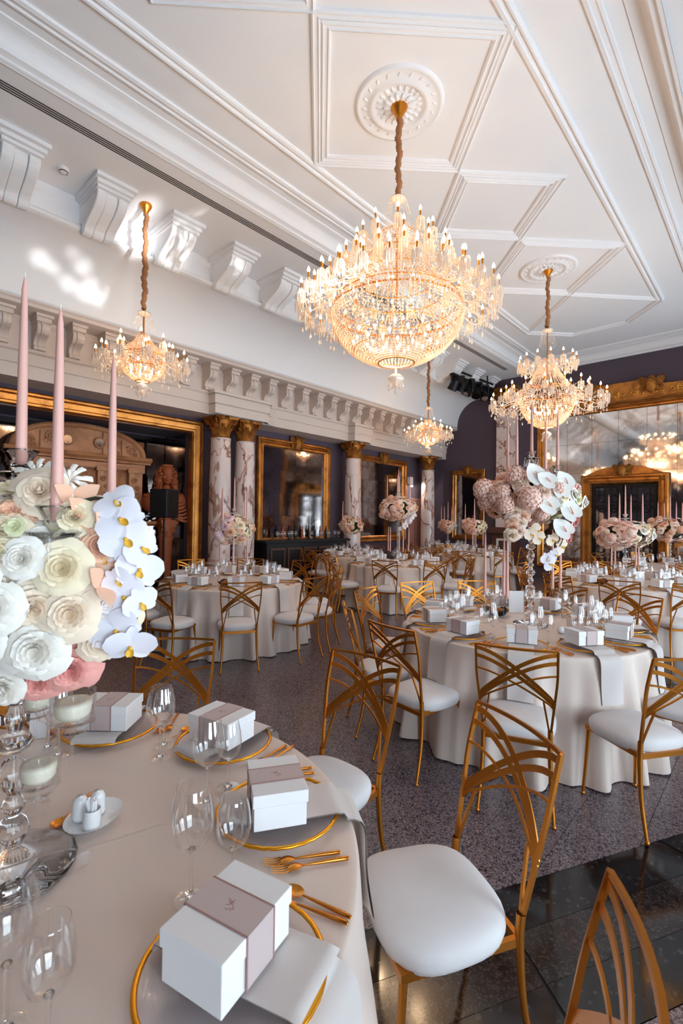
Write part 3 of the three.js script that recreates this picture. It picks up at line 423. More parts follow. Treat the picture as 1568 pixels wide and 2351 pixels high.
// ---------- stage lights, smoke detector ----------
{
  const t = thing('stage_light_bar', 'black bar under the soffit that carries the stage spotlights', 'light bar');
  mesh('bar', [tube([P(11.3, 5.6, 6.42), P(13.4, 5.6, 6.25)], .03, 2, 8), tube([P(11.3, 5.45, 6.42), P(13.4, 5.45, 6.25)], .03, 2, 8)], M.blackmatte, t);
  for (const u of [11.6, 12.4, 13.1]) mesh('hanger', box(.03, .36, .03, u, HS - .17, -(6.42 - (u - 11.3) * .08)), M.blackmatte, t);
  [11.4, 11.75, 12.1, 12.5, 12.85, 13.2].forEach((u, i) => {
    const s = thing('stage_spotlight', 'black stage spotlight hanging from the bar by the end wall', 'spotlight', P(u, 5.42, 6.4 - (u - 11.3) * .08), i * .6, 'stage spotlights on the bar');
    mesh('yoke', [box(.03, .26, .05, -.14, -.1, 0), box(.03, .26, .05, .14, -.1, 0), box(.3, .05, .12, 0, .02, 0)], M.blackmatte, s);
    mesh('lamp_head', put(mg([new THREE.CylinderGeometry(.1, .12, .3, 14), new THREE.CylinderGeometry(.13, .13, .06, 14).translate(0, -.16, 0), box(.2, .1, .2, 0, .14, 0)]), 0, -.2, 0, 0, .5), M.iron, s);
    mesh('lens', put(new THREE.CylinderGeometry(.1, .1, .02, 14).translate(0, -.185, 0), 0, -.2, 0, 0, .5), M.mirror, s);
  });
  const d = thing('smoke_detector', 'small white smoke detector on the soffit between brackets', 'smoke detector', P(1.94, HS, 6.43));
  mesh('housing', lathe([[.001, -.06], [.03, -.06], [.045, -.045], [.06, -.03], [.062, 0]], 20), M.white, d); mesh('sensor_ring', lathe([[.046, -.05], [.05, -.045], [.05, -.035]], 20), M.vent, d);
}
// ---------- furniture and table settings ----------
const tCloth = tex(256, (x, y) => { const i = y * 2 * 512 + x * 2, g = 128 + (gN[i] - .5) * 60; return [g, g, g]; }, 8, 8, false);
Object.assign(M, {
  chair: mat({ color: '#c47a2b', metalness: 0.85, roughness: 0.32 }), seat: pmat({ color: '#dcd7d7', roughness: 0.8, sheen: 0.6, sheenColor: new THREE.Color(.5, .5, .55), sheenRoughness: .5, bumpMap: tCloth, bumpScale: .0006 }),
  cloth: pmat({ color: '#e3d1c6', roughness: 0.4, sheen: 0.5, sheenColor: new THREE.Color(.6, .62, .68), sheenRoughness: .35, bumpMap: tCloth, bumpScale: .0005 }), napkin: mat({ color: '#d8cfcb', roughness: 0.6, bumpMap: tCloth, bumpScale: .0005 }),
  card: mat({ color: '#f3f1f2', roughness: 0.55 }), band: mat({ color: '#c9b6b4', roughness: 0.5 }), bandEdge: mat({ color: '#a77d78', roughness: 0.5 }), goldware: mat({ color: '#d38a3a', metalness: 1, roughness: 0.22 }), rim: mat({ color: '#f2a62a', metalness: 0.9, roughness: 0.3 }), porcelain: pmat({ color: '#f4f3f4', roughness: 0.15, clearcoat: .5 }),
  plate: pmat({ color: '#fbfcff', transmission: 0.985, thickness: 0, roughness: 0.03, ior: 1.5, bumpMap: tCarve, bumpScale: .0012 }), wax: pmat({ color: '#f2ecd8', roughness: 0.5, transmission: .15, thickness: 0 }), taperwax: mat({ color: '#e3ac9f', roughness: 0.42 }), wick: mat({ color: '#efe8dc', roughness: 0.8 }),
  crystal: pmat({ color: '#ffffff', transmission: 1, thickness: 0.03, roughness: 0.0, ior: 1.5 }), cut: pmat({ color: '#ffffff', transmission: 0.93, thickness: 0, roughness: 0.02, ior: 1.9, specularIntensity: 1 }), bread: mat({ color: '#a8622c', roughness: .7 }), water: pmat({ color: '#f4f8fa', transmission: 1, thickness: .05, ior: 1.33, roughness: 0 }),
});
const faceIn = a => Math.atan2(Math.cos(a), -Math.sin(a)), RAD = Math.PI / 180;
const TAB = [                                                           // centre u, v, radius, short phrase
  [.31, 1.38, .865, 'the floating candle table'], [3.76, 1.5, .9, 'the tall anthurium table'], [3.62, 5.18, .89, 'the table by the paired columns'], [7.25, 5.2, .9, 'the tall peach rose table'],
  [7.45, 1.55, .9, 'the table facing the gilded doorway'], [10.45, 5.3, .85, 'the table before the narrow end mirror'], [8.0, 7.0, .75, 'the small table by the bar'], [12.1, 6.95, .75, 'the corner table by the last column'], [10.75, 1.5, .9, 'the table under the great mirror'],
];
const polar = (t, a, r, y = 0) => P(TAB[t][0] + Math.cos(a) * r, y, TAB[t][1] + Math.sin(a) * r);

// chair: seat middle at the origin, front towards -z
const chair0 = (() => {
  const c = thing('banquet_chair', '', 'chair'), H = .92;
  const back = (x, y) => { const t = (y - .46) / (H - .46); return new V3(x, y, .195 + .085 * t + .02 * t * t + .03 * (1 - (x / .2) ** 2) * Math.min(1, t * 2)); };
  const sx = y => .172 + .03 * Math.min(1, (y - .46) / .3), nb = p => new V3(-p.x * .3, -.2, 1);
  const seat = grid(40, 14, (s, t) => { // cushion: top and underside in one closed surface
    const a = s * Math.PI * 2, n = 3.2, ca = Math.cos(a), sa = Math.sin(a), k = 1 / Math.pow(Math.abs(ca) ** n + Math.abs(sa) ** n, 1 / n), rr = t < .5 ? Math.sin(t * Math.PI) ** .62 : Math.sin(t * Math.PI) ** .35, taperW = .215 - .02 * (sa * k + 1) / 2;
    const y = t < .5 ? .438 + .052 * Math.cos(t * Math.PI) ** .8 : .438 - .036 * Math.min(1, Math.abs(Math.cos(t * Math.PI)) * 2.2);
    return [ca * k * rr * taperW, y - .004 * Math.cos(2 * a) * rr, sa * k * rr * .195 - .004, ca * k * rr, sa * k * rr];
  });
  mesh('seat', seat, M.seat, c).userData = { label: 'off-white padded velvet seat' };
  mesh('seat_frame', mould([[-.008, -.012], [-.008, .012], [.008, .012], [.008, -.012], [-.008, -.012]], [[-.17, -.17], [.17, -.17], [.165, .19], [-.165, .19]], true, (a, b, h) => new V3(a, .398 + h, b), 0), M.chair, c);
  for (const m of [-1, 1]) {
    mesh('leg', [taper([[m * .165, .4, -.165], [m * .172, .2, -.178], [m * .182, .012, -.19]], .0125, .0085, 8, 8), new THREE.SphereGeometry(.0125, 8, 6).translate(m * .182, .0125, -.19)], M.chair, c);
    mesh('leg', [taper([[m * .17, .475, .195], [m * .17, .39, .19], [m * .176, .2, .205], [m * .19, .012, .255]], .0135, .009, 10, 8), new THREE.SphereGeometry(.0125, 8, 6).translate(m * .19, .0125, .255)], M.chair, c);
    const out = Array.from({ length: 11 }, (_, i) => { const y = .46 + (H - .46) * i / 10; return back(m * sx(y), y); });
    mesh('stile', strip(out, i => nb(out[i]), .0125, .0125), M.chair, c);
    const inn = Array.from({ length: 6 }, (_, i) => { const t = i / 5, y = .46 + .18 * t; return back(m * (.166 - .03 * t), y); });
    mesh('brace', strip(inn, i => nb(inn[i]), .009, .009), M.chair, c);
    for (const [yl, yr, w, th] of [[.9, .625, .021, .004], [.855, .61, .02, .004], [.785, .6, .009, .006]]) {
      const pts = Array.from({ length: 13 }, (_, i) => { const t = i / 12, x = m * .2 * (1 - 2 * t), y = yl + (yr - yl) * Math.pow(t, 1.65); return back(Math.sign(x) * Math.min(Math.abs(x), sx(y)), y); });
      mesh('back_strip', strip(pts, i => nb(pts[i]), w, th), M.chair, c);
    }
  }
  const top = Array.from({ length: 13 }, (_, i) => back(-.203 + .406 * i / 12, H)); mesh('top_rail', strip(top, i => nb(top[i]), .012, .011), M.chair, c);
  return c;
})();
let firstChair = true;
function chairAt(t, deg, r, label, group, twist = 0) {
  const a = deg * RAD, p = polar(t, a, r - (t ? .245 : .285));
  if (firstChair) { firstChair = false; chair0.position.copy(p); chair0.rotation.y = faceIn(a) + twist; chair0.userData = { label, category: 'chair' }; if (group) chair0.userData.group = group; return chair0; }
  const c = dup(chair0, p, faceIn(a) + twist, label); delete c.userData.group; if (group) c.userData.group = group; return c;
}
const G = t => 'gold lattice chairs round ' + TAB[t][3];
const L = t => 'gold lattice back chair with white seat at ' + TAB[t][3];
chairAt(0, -32, 1.42, 'gold lattice chair with wide white seat bare before the nearest gift box pair', null, .04);
chairAt(0, 3.2, 1.445, 'gold lattice chair half under the cloth between gift box and tall glasses', null, -.03);
chairAt(0, 45, 1.39, 'gold lattice chair drawn up to the gift box next to floating candles');
chairAt(0, -66, 1.31, 'gold lattice chair standing on the black and brown granite band', null, -.06);
for (const a of [84, 117]) chairAt(0, a, 1.4, L(0), G(0));
for (const a of [-159, 168, 138, 103, 70, 40, 5, -25, -95]) chairAt(1, a, 1.33, L(1), G(1), rnd(-.08, .08));
chairAt(1, -127, 1.4, 'gold lattice chair turned aslant with one foot on the black band', null, .05);
for (const a of [-160, -122, -86, -60, -28, 8, 45, 82, 118, 165]) chairAt(2, a, 1.35, L(2), G(2), rnd(-.08, .08));
for (const a of [-152, -118, -82, -48, -15, 20, 118, 160]) chairAt(3, a, 1.33, L(3), G(3), rnd(-.1, .1));
for (const a of [-170, -140, -105, 160, 128, 95, 55, 20, -20]) chairAt(4, a, 1.33, L(4), G(4), rnd(-.1, .1));
for (const a of [-165, -125, -80, -35, 10, 60, 120, 165]) chairAt(5, a, 1.28, L(5), G(5), rnd(-.1, .1));
for (const a of [-170, -35, 10, 172]) chairAt(6, a, 1.15, L(6), G(6), rnd(-.1, .1));
for (const a of [-160, -115, -60, 150]) chairAt(7, a, 1.15, L(7), G(7), rnd(-.1, .1));
for (const a of [-160, -120, 160, 120, 80, 30]) chairAt(8, a, 1.3, L(8), G(8), rnd(-.1, .1));
{ const c = dup(chair0, P(2.75, 0, 6.95), 2.3, 'gold lattice chair standing alone on granite near the carved niche'); delete c.userData.group; }

// round tables with floor-length cloths
function tableCloth(r, sd, fine) {
  seed = sd; const n = fine ? 240 : 120, folds = [[19, .55, rnd(6)], [26, .4, rnd(6)], [12, .3, rnd(6)], [37, .2, rnd(6)]];
  const F = a => folds.reduce((s, [k, w, p]) => s + w * Math.sin(k * a + p), 0);
  return mg([grid(n, 22, (s, t) => {
    const a = s * Math.PI * 2; let rr, y;
    if (t < .3) { rr = r * (.9 + .1 * t / .3) - .0 ; y = .76; if (t > .15) { const q = (t - .15) / .15; rr = r - .014 + .014 * Math.sin(q * Math.PI / 2); y = .76 - .014 * (1 - Math.cos(q * Math.PI / 2)); } else rr = r * .9 + (r * .1 - .014) * t / .15; }
    else { const q = (t - .3) / .7, d = Math.pow(q, .75), f = F(a); rr = r + d * (.04 + .066 * Math.sign(f) * Math.pow(Math.abs(f), .7)) + .035 * q * (f > .3 ? f - .3 : 0); y = .746 - .738 * q + .006 * f * q; }
    return [Math.cos(a) * rr, y, Math.sin(a) * rr, a * r, y];
  }), grid(n, 6, (s, t) => { const a = s * Math.PI * 2, q = t * r * .9; return [Math.cos(a) * q, .76 - .0, Math.sin(a) * q, Math.cos(a) * q, Math.sin(a) * q]; })]);
}
TAB.forEach(([u, v, r, phrase], t) => {
  const o = thing('round_table', 'round banquet table under a long ivory satin cloth, ' + phrase, 'table', P(u, 0, v));
  mesh('tabletop', new THREE.CylinderGeometry(r - .03, r - .03, .03, 40).translate(0, .74, 0), M.pedwood, o);
  mesh('pedestal', lathe([[.3, 0], [.3, .03], [.06, .06], [.05, .6], [.2, .725]], 20), M.iron, o);
  mesh('tablecloth', tableCloth(r, 30 + t, t < 3), M.cloth, o).userData = { label: 'ivory satin floor-length cloth hanging in folds' };
});

{ // pressed fold lines standing up slightly from the near cloth
  const cl = scene.children.find(o => o.name === 'round_table').getObjectByName('tablecloth');
  for (const [a, b] of [[[-.1, -.06], [.78, -.3]], [[-.2, .42], [.75, .36]]]) mesh('pressed_crease', grid(2, 12, (s, t) => [a[0] + (b[0] - a[0]) * t, .7602 + (s === .5 ? .0016 : -.0004), -(a[1] + (b[1] - a[1]) * t) + (s - .5) * .02]), M.cloth, cl);
}
// gift box
const monogram = (() => {
  const c = document.createElement('canvas'); c.width = 256; c.height = 512; const x = c.getContext('2d'); x.fillStyle = '#c9b6b4'; x.fillRect(0, 0, 256, 512); x.strokeStyle = '#96605c'; x.lineWidth = 5; x.lineCap = 'round';
  const path = (...p) => { x.beginPath(); x.moveTo(p[0], p[1]); for (let i = 2; i < p.length; i += 4) x.quadraticCurveTo(p[i], p[i + 1], p[i + 2], p[i + 3]); x.stroke(); };
  path(96, 250, 78, 268, 104, 276, 118, 284, 92, 292); path(120, 236, 122, 262, 140, 250, 150, 244, 152, 232); path(152, 232, 140, 280, 116, 300, 104, 306, 112, 292); path(166, 216, 158, 250, 150, 276); path(128, 262, 150, 258, 176, 262);
  const t = new THREE.CanvasTexture(c); t.colorSpace = THREE.SRGBColorSpace; return t;
})();
M.bandTop = mat({ map: monogram, roughness: 0.5 });
const boxGeo = { body: rbox(.182, .06, .134, .002, 0, .03, 0), lid: rbox(.189, .032, .141, .0025, 0, .074, 0) };
const bandGeo = strip([new V3(0, .003, -.0714), new V3(0, .0904, -.0714), new V3(0, .0904, .0714), new V3(0, .003, .0714)], i => new V3(0, i === 1 || i === 2 ? 1 : 0, i < 2 ? -1 : 1), .072, .0008), bandTop = X(new THREE.PlaneGeometry(.072, .142), g => g.rotateX(-Math.PI / 2).translate(0, .0912, 0)), ribGeo = mg([-.0365, .0365].flatMap(x => [box(.0028, .0016, .145, x, .0912, 0), box(.0028, .09, .0016, x, .0455, .0722), box(.0028, .09, .0016, x, .0455, -.0722)]));
function giftBox(label, group) {
  const o = thing('gift_box', label, 'gift box', null, 0, group); mesh('box_body', boxGeo.body, M.card, o); mesh('lid', boxGeo.lid, M.card, o); const b = mesh('paper_band', bandGeo, M.band, o); b.userData = { label: 'mauve paper band' }; mesh('band_top', bandTop, M.bandTop, b).userData = { label: 'band top with handwritten initials' }; mesh('ribbon', ribGeo, M.bandEdge, o); return o;
}
// glass charger with a gold rim
const plateGeo = lathe([[.001, .006], [.1, .006], [.112, .009], [.135, .016], [.163, .021]], 48), plateUnder = lathe([[.001, .001], [.1, .001], [.112, .004], [.135, .011], [.163, .018]], 48), rimGeo = X(new THREE.TorusGeometry(.163, .0056, 6, 72), g => { g.rotateX(Math.PI / 2).scale(1, .8, 1).translate(0, .02, 0); const p = g.attributes.position; for (let i = 0; i < p.count; i++) { const a = Math.atan2(p.getZ(i), p.getX(i)); p.setY(i, p.getY(i) + .0008 * Math.sin(a * 41)); } });
function charger(label, group) { const o = thing('charger_plate', label, 'plate', null, 0, group); mesh('glass_plate', [plateGeo, plateUnder], M.plate, o); mesh('gold_rim', rimGeo, M.rim, o); return o; }
// napkin: folded strip running out under the box and over the table edge
function napkinGeo(edge, drop, w, sd) {
  seed = sd; const pts = [], k = rnd(-.012, .012);
  const raw = [[-.15, .02], [-.155, .028], [-.13, .034], [-.06, .0265], [.02, .0245], [.1, .028], [.16, .03], [edge - .02, .012], [edge + .012, .004], [edge + .03, -.03], [edge + .036, -drop * .5], [edge + .05, -drop]];
  const c = curve(raw.map(([z, y]) => [k * z * 4, y, z])); for (let i = 0; i <= 34; i++) pts.push(c.getPointAt(i / 34));
  const lay = (off, ww) => grid(8, 34, (s, t) => { const p = pts[Math.round(t * 34)], q = pts[Math.min(34, Math.round(t * 34) + 1)], r = pts[Math.max(0, Math.round(t * 34) - 1)], d = q.clone().sub(r), n = new V3(0, d.z, -d.y).normalize(), x = (s - .5) * ww, wave = .004 * Math.sin(t * 9 + s * 5 + sd) * (t > .6 ? (t - .6) * 4 : 0); return [p.x + x, p.y + n.y * (off + wave), p.z + n.z * (off + wave), s * w, t]; });
  return mg([lay(.004, w), lay(.0015, w * .985), lay(-.001, w * .97)]);
}
// cutlery, length along z, handle towards +z
const handle = (len, z0) => put(lathe([[.001, 0], [.0022, .004], [.0034, len * .3], [.005, len * .8], [.0046, len - .004], [.001, len]], 8), 0, .006, z0, 0, Math.PI / 2);
const forkGeo = mg([handle(.115, -.005), grid(6, 10, (s, t) => { const w = (.0035 + .0095 * Math.sin(Math.min(1, t * 1.6) * Math.PI / 2)), x = (s - .5) * 2 * w; return [x, .006 + .004 * Math.sin(t * 3) - x * x * 20, -.003 - t * .035]; }), ...[-1, -.33, .33, 1].map(k => taper([[k * .0105, .0062, -.036], [k * .0112, .0045, -.052], [k * .0105, .009, -.078]], .0018, .0009, 5, 5))]);
const knifeGeo = mg([handle(.12, -.01), grid(3, 9, (s, t) => [(.0025 + .006 * Math.sin(Math.min(1, t * 1.3) * 2.6)) * (s - .3), .0062, -.008 - t * .1])]);
const spoonGeo = mg([handle(.12, -.01), grid(8, 8, (s, t) => { const w = .019 * Math.sin(Math.PI * Math.min(1, .06 + t * .94)) ** .6, x = (s - .5) * 2 * w; return [x, .007 - .006 * Math.sin(t * Math.PI) * (1 - (x / (w + 1e-5)) ** 2), -.008 - t * .05]; })]);
const cut = (name, geo, label, group) => { const o = mesh(numbered(name), geo, M.goldware, scene); o.userData = { label, category: name.replace(/^\w+_/, '') }; if (group) o.userData.group = group; return o; };
// glasses
const wine = (h, r, n = 28) => lathe([[.001, .002], [.034, .002], [.0355, .0035], [.03, .005], [.012, .008], [.0042, .016], [.0033, .03], [.0033, h * .4], [.0045, h * .425], [r * .45, h * .455], [r * .8, h * .53], [r * .98, h * .63], [r, h * .7], [r * .93, h * .84], [r * .76, h * .985], [r * .755, h], [r * .735, h], [r * .91, h * .84], [r * .975, h * .7], [r * .955, h * .635], [r * .78, h * .54], [r * .4, h * .465], [.001, h * .452]], n);
const gBigF = wine(.242, .046, 14), gSmallF = wine(.2, .038, 14);
const footGeo = lathe([[.001, .0015], [.034, .0015], [.0355, .0025], [.034, .0042], [.02, .0055], [.001, .0068]], 28), stemGeo = h => lathe([[.001, .0072], [.012, .0078], [.0056, .0125], [.0044, .02], [.0036, .03], [.0036, h * .4], [.006, h * .435], [.008, h * .45], [.001, h * .4515]], 24), bowlGeo = (h, r) => lathe([[.001, h * .4525], [r * .4, h * .462], [r * .8, h * .53], [r * .98, h * .63], [r, h * .7], [r * .93, h * .84], [r * .76, h * .985], [r * .755, h], [r * .735, h], [r * .91, h * .84], [r * .975, h * .7], [r * .955, h * .635], [r * .78, h * .54], [r * .38, h * .468], [.001, h * .458]], 32);
const near = { true: [bowlGeo(.242, .046), stemGeo(.242)], false: [bowlGeo(.2, .038), stemGeo(.2)] };
function glassAt(t, p, big, label, group) {
  let o;
  if (t < 2) { o = thing('wine_glass', label, 'wine glass'); mesh('bowl', near[big][0], M.glass, o); mesh('foot', footGeo, M.glass, o); mesh('stem', near[big][1], M.crystal, o); } else { o = mesh(numbered('wine_glass'), big ? gBigF : gSmallF, M.glass, scene); o.userData = { label, category: 'wine glass' }; }
  o.position.copy(p); if (group) o.userData.group = group; return o;
}
const Y = .761;
const boxes = giftBox('', ''), chargerP = charger('', ''); let usedBox = false;
function setting(t, deg, opt = {}) {
  const a = deg * RAD, r = opt.r ?? TAB[t][2] - .195, th = faceIn(a), o = polar(t, a, r, Y), tg = new V3(Math.cos(th), 0, -Math.sin(th)), od = new V3(Math.sin(th), 0, Math.cos(th)), at = (x, z, y = 0) => o.clone().addScaledVector(tg, x).addScaledVector(od, z).add(new V3(0, y, 0)), ph = opt.tag || TAB[t][3];
  const far = t >= 5, grp = s => opt.tag ? undefined : s + ' on ' + ph, join = opt.tag ? ' beside ' : ' on ';
  const lab = opt.boxLabel || 'white gift box with mauve band set on ' + ph, tw = opt.twist ?? rnd(-.12, .12), bt = opt.boxTurn ?? 0;
  let b, c;
  if (!usedBox) { usedBox = true; b = boxes; c = chargerP; } else { b = dup(boxes); c = dup(chargerP); }
  b.position.copy(at(opt.bx ?? 0, opt.bz ?? -.01, .034)); b.rotation.y = th + tw + bt; b.userData = { label: lab, category: 'gift box' }; if (!opt.boxLabel) b.userData.group = grp('gift boxes');
  c.position.copy(at(0, 0)); c.rotation.y = th; c.userData = { label: 'clear glass charger plate with gold rim' + (opt.tag ? ' under ' : ' on ') + ph, category: 'plate' }; if (!opt.tag) c.userData.group = grp('charger plates');
  const nap = mesh(numbered('napkin'), napkinGeo(TAB[t][2] - r, opt.drop ?? .27, .15, t * 40 + deg), M.napkin, scene); nap.position.copy(at(opt.nx ?? 0, 0)); nap.rotation.y = th + (opt.nt ?? rnd(-.05, .05)); nap.userData = { label: (opt.tag ? 'ivory napkin lying under ' : 'ivory napkin under box hanging off ') + ph, category: 'napkin' }; if (!opt.tag) nap.userData.group = grp('napkins');
  if (!far) for (const [n, g, x, z, l] of [['dinner_fork', forkGeo, -.185, .02, 'gold fork laid left of charger' + join], ['dessert_fork', forkGeo, -.212, .035, 'gold outer fork laid left of charger' + join], ['dinner_knife', knifeGeo, .185, .03, 'gold knife laid right of charger' + join], ['soup_spoon', spoonGeo, .21, .03, 'gold spoon laid right of charger' + join]]) {
    if (t > 1 && /dessert|soup/.test(n)) continue; const k = cut(n, g, l + ph, grp(n.split('_')[1] === 'knife' ? 'gold knives' : n.replace('_', ' ') + 's')); k.position.copy(at(x, z)); k.rotation.y = th + rnd(-.06, .06);
  }
  if (!opt.noGlass) { glassAt(t, at(.1, -.19), true, 'large clear wine glass standing' + join + ph, grp('large wine glasses')); glassAt(t, at(.165, -.13), false, 'small clear wine glass standing' + join + ph, grp('small wine glasses')); if (t && t < 5) glassAt(t, at(.05, -.13), false, 'small clear wine glass standing' + join + ph, grp('small wine glasses')); }
}
setting(0, -73, { r: .695, twist: -.06, boxLabel: 'white gift box with handwritten band on gold rimmed plate, largest on candle table', nx: .03, drop: .3, tag: 'the largest gift box' });
setting(0, -33, { r: .668, twist: .02, bx: -.02, boxLabel: 'white gift box whose plain white end faces the wide chair', tag: 'the gift box before the wide chair' });
setting(0, 7, { r: .69, twist: .1, boxLabel: 'white gift box partly behind two tall wine glasses, napkin draped beside', tag: 'the gift box behind two tall glasses' });
setting(0, 47, { r: .67, twist: -.1, boxLabel: 'white gift box on a folded napkin next to the floating candles', tag: 'the gift box next to floating candles' });
for (const a of [87, 127, 167, -153, -113]) setting(0, a);
for (const a of [-158, 168, 135, 102, 70, 36, 3, -28, -60, -93, -125]) setting(1, a);
for (const a of [-160, -122, -86, -50, -14, 22, 60, 98, 134, 170]) setting(2, a);
for (const a of [-152, -116, -80, -44, -8, 28, 64, 100, 136, 172]) setting(3, a);
for (const a of [-170, -134, -98, 154, 118, 82, 46, 10, -26, -62]) setting(4, a);
for (const t of [5, 6, 7, 8]) for (let k = 0; k < 8; k++) setting(t, k * 45 + 10);
// ---------- chandeliers ----------
Object.assign(M, {
  chGlass: pmat({ color: '#fff6ec', transmission: 0.5, thickness: 0, roughness: 0.06, ior: 1.9, specularIntensity: 1 }), chBead: pmat({ color: '#ffeedd', transmission: 0.45, thickness: 0, roughness: 0.12, ior: 1.9 }), chGold: mat({ color: '#d98a2b', metalness: 0.85, roughness: 0.3 }),
  bulb: mat({ color: '#fff2dc', emissive: new THREE.Color(1, .74, .42), emissiveIntensity: 26 }), sleeve: mat({ color: '#a66f48', roughness: 0.9 }),
});
const flame = lathe([[.001, 0], [.011, .004], [.0155, .016], [.014, .03], [.007, .046], [.001, .06]], 8), sleeveGeo = new THREE.CylinderGeometry(.009, .009, .06, 7).translate(0, .03, 0);
const dropGeo = lathe([[.001, 0], [.003, -.012], [.0085, -.03], [.011, -.042], [.006, -.052], [.001, -.056]], 6), prismGeo = lathe([[.001, 0], [.004, -.006], [.004, -.045], [.001, -.056]], 4), beadGeo = new THREE.OctahedronGeometry(.0105);
const flat = g => { const h = g.toNonIndexed(); h.computeVertexNormals(); return h; };
const dropF = flat(dropGeo), prismF = flat(prismGeo), beadF = beadGeo;
function armGeo(rin, R, y0, yc, dip) {                                    // local: x outwards
  const b = lathe([[.004, 0], [.03, .004], [.042, .014], [.044, .016], [.03, .008], [.008, .008], [.012, .03], [.016, .04], [.012, .042]], 10);
  return mg([tube([[rin, y0, 0], [rin + (R - rin) * .35, y0 - dip * .4, 0], [rin + (R - rin) * .7, yc - dip, 0], [R, yc - dip * .35, 0], [R, yc, 0]], .0075, 14, 6), put(b, R, yc, 0)]);
}
function inst(name, geo, m, list, parent) {
  const o = new THREE.InstancedMesh(geo, m, list.length), q = new THREE.Matrix4(), e = new THREE.Euler(); o.name = name; o.castShadow = o.receiveShadow = true;
  list.forEach(([x, y, z, s = 1, ry = 0], i) => o.setMatrixAt(i, q.compose(new V3(x, y, z), new THREE.Quaternion().setFromEuler(e.set(0, ry, 0)), new V3(s, s, s)))); o.userData = { kind: 'stuff' }; parent.add(o); return o;
}
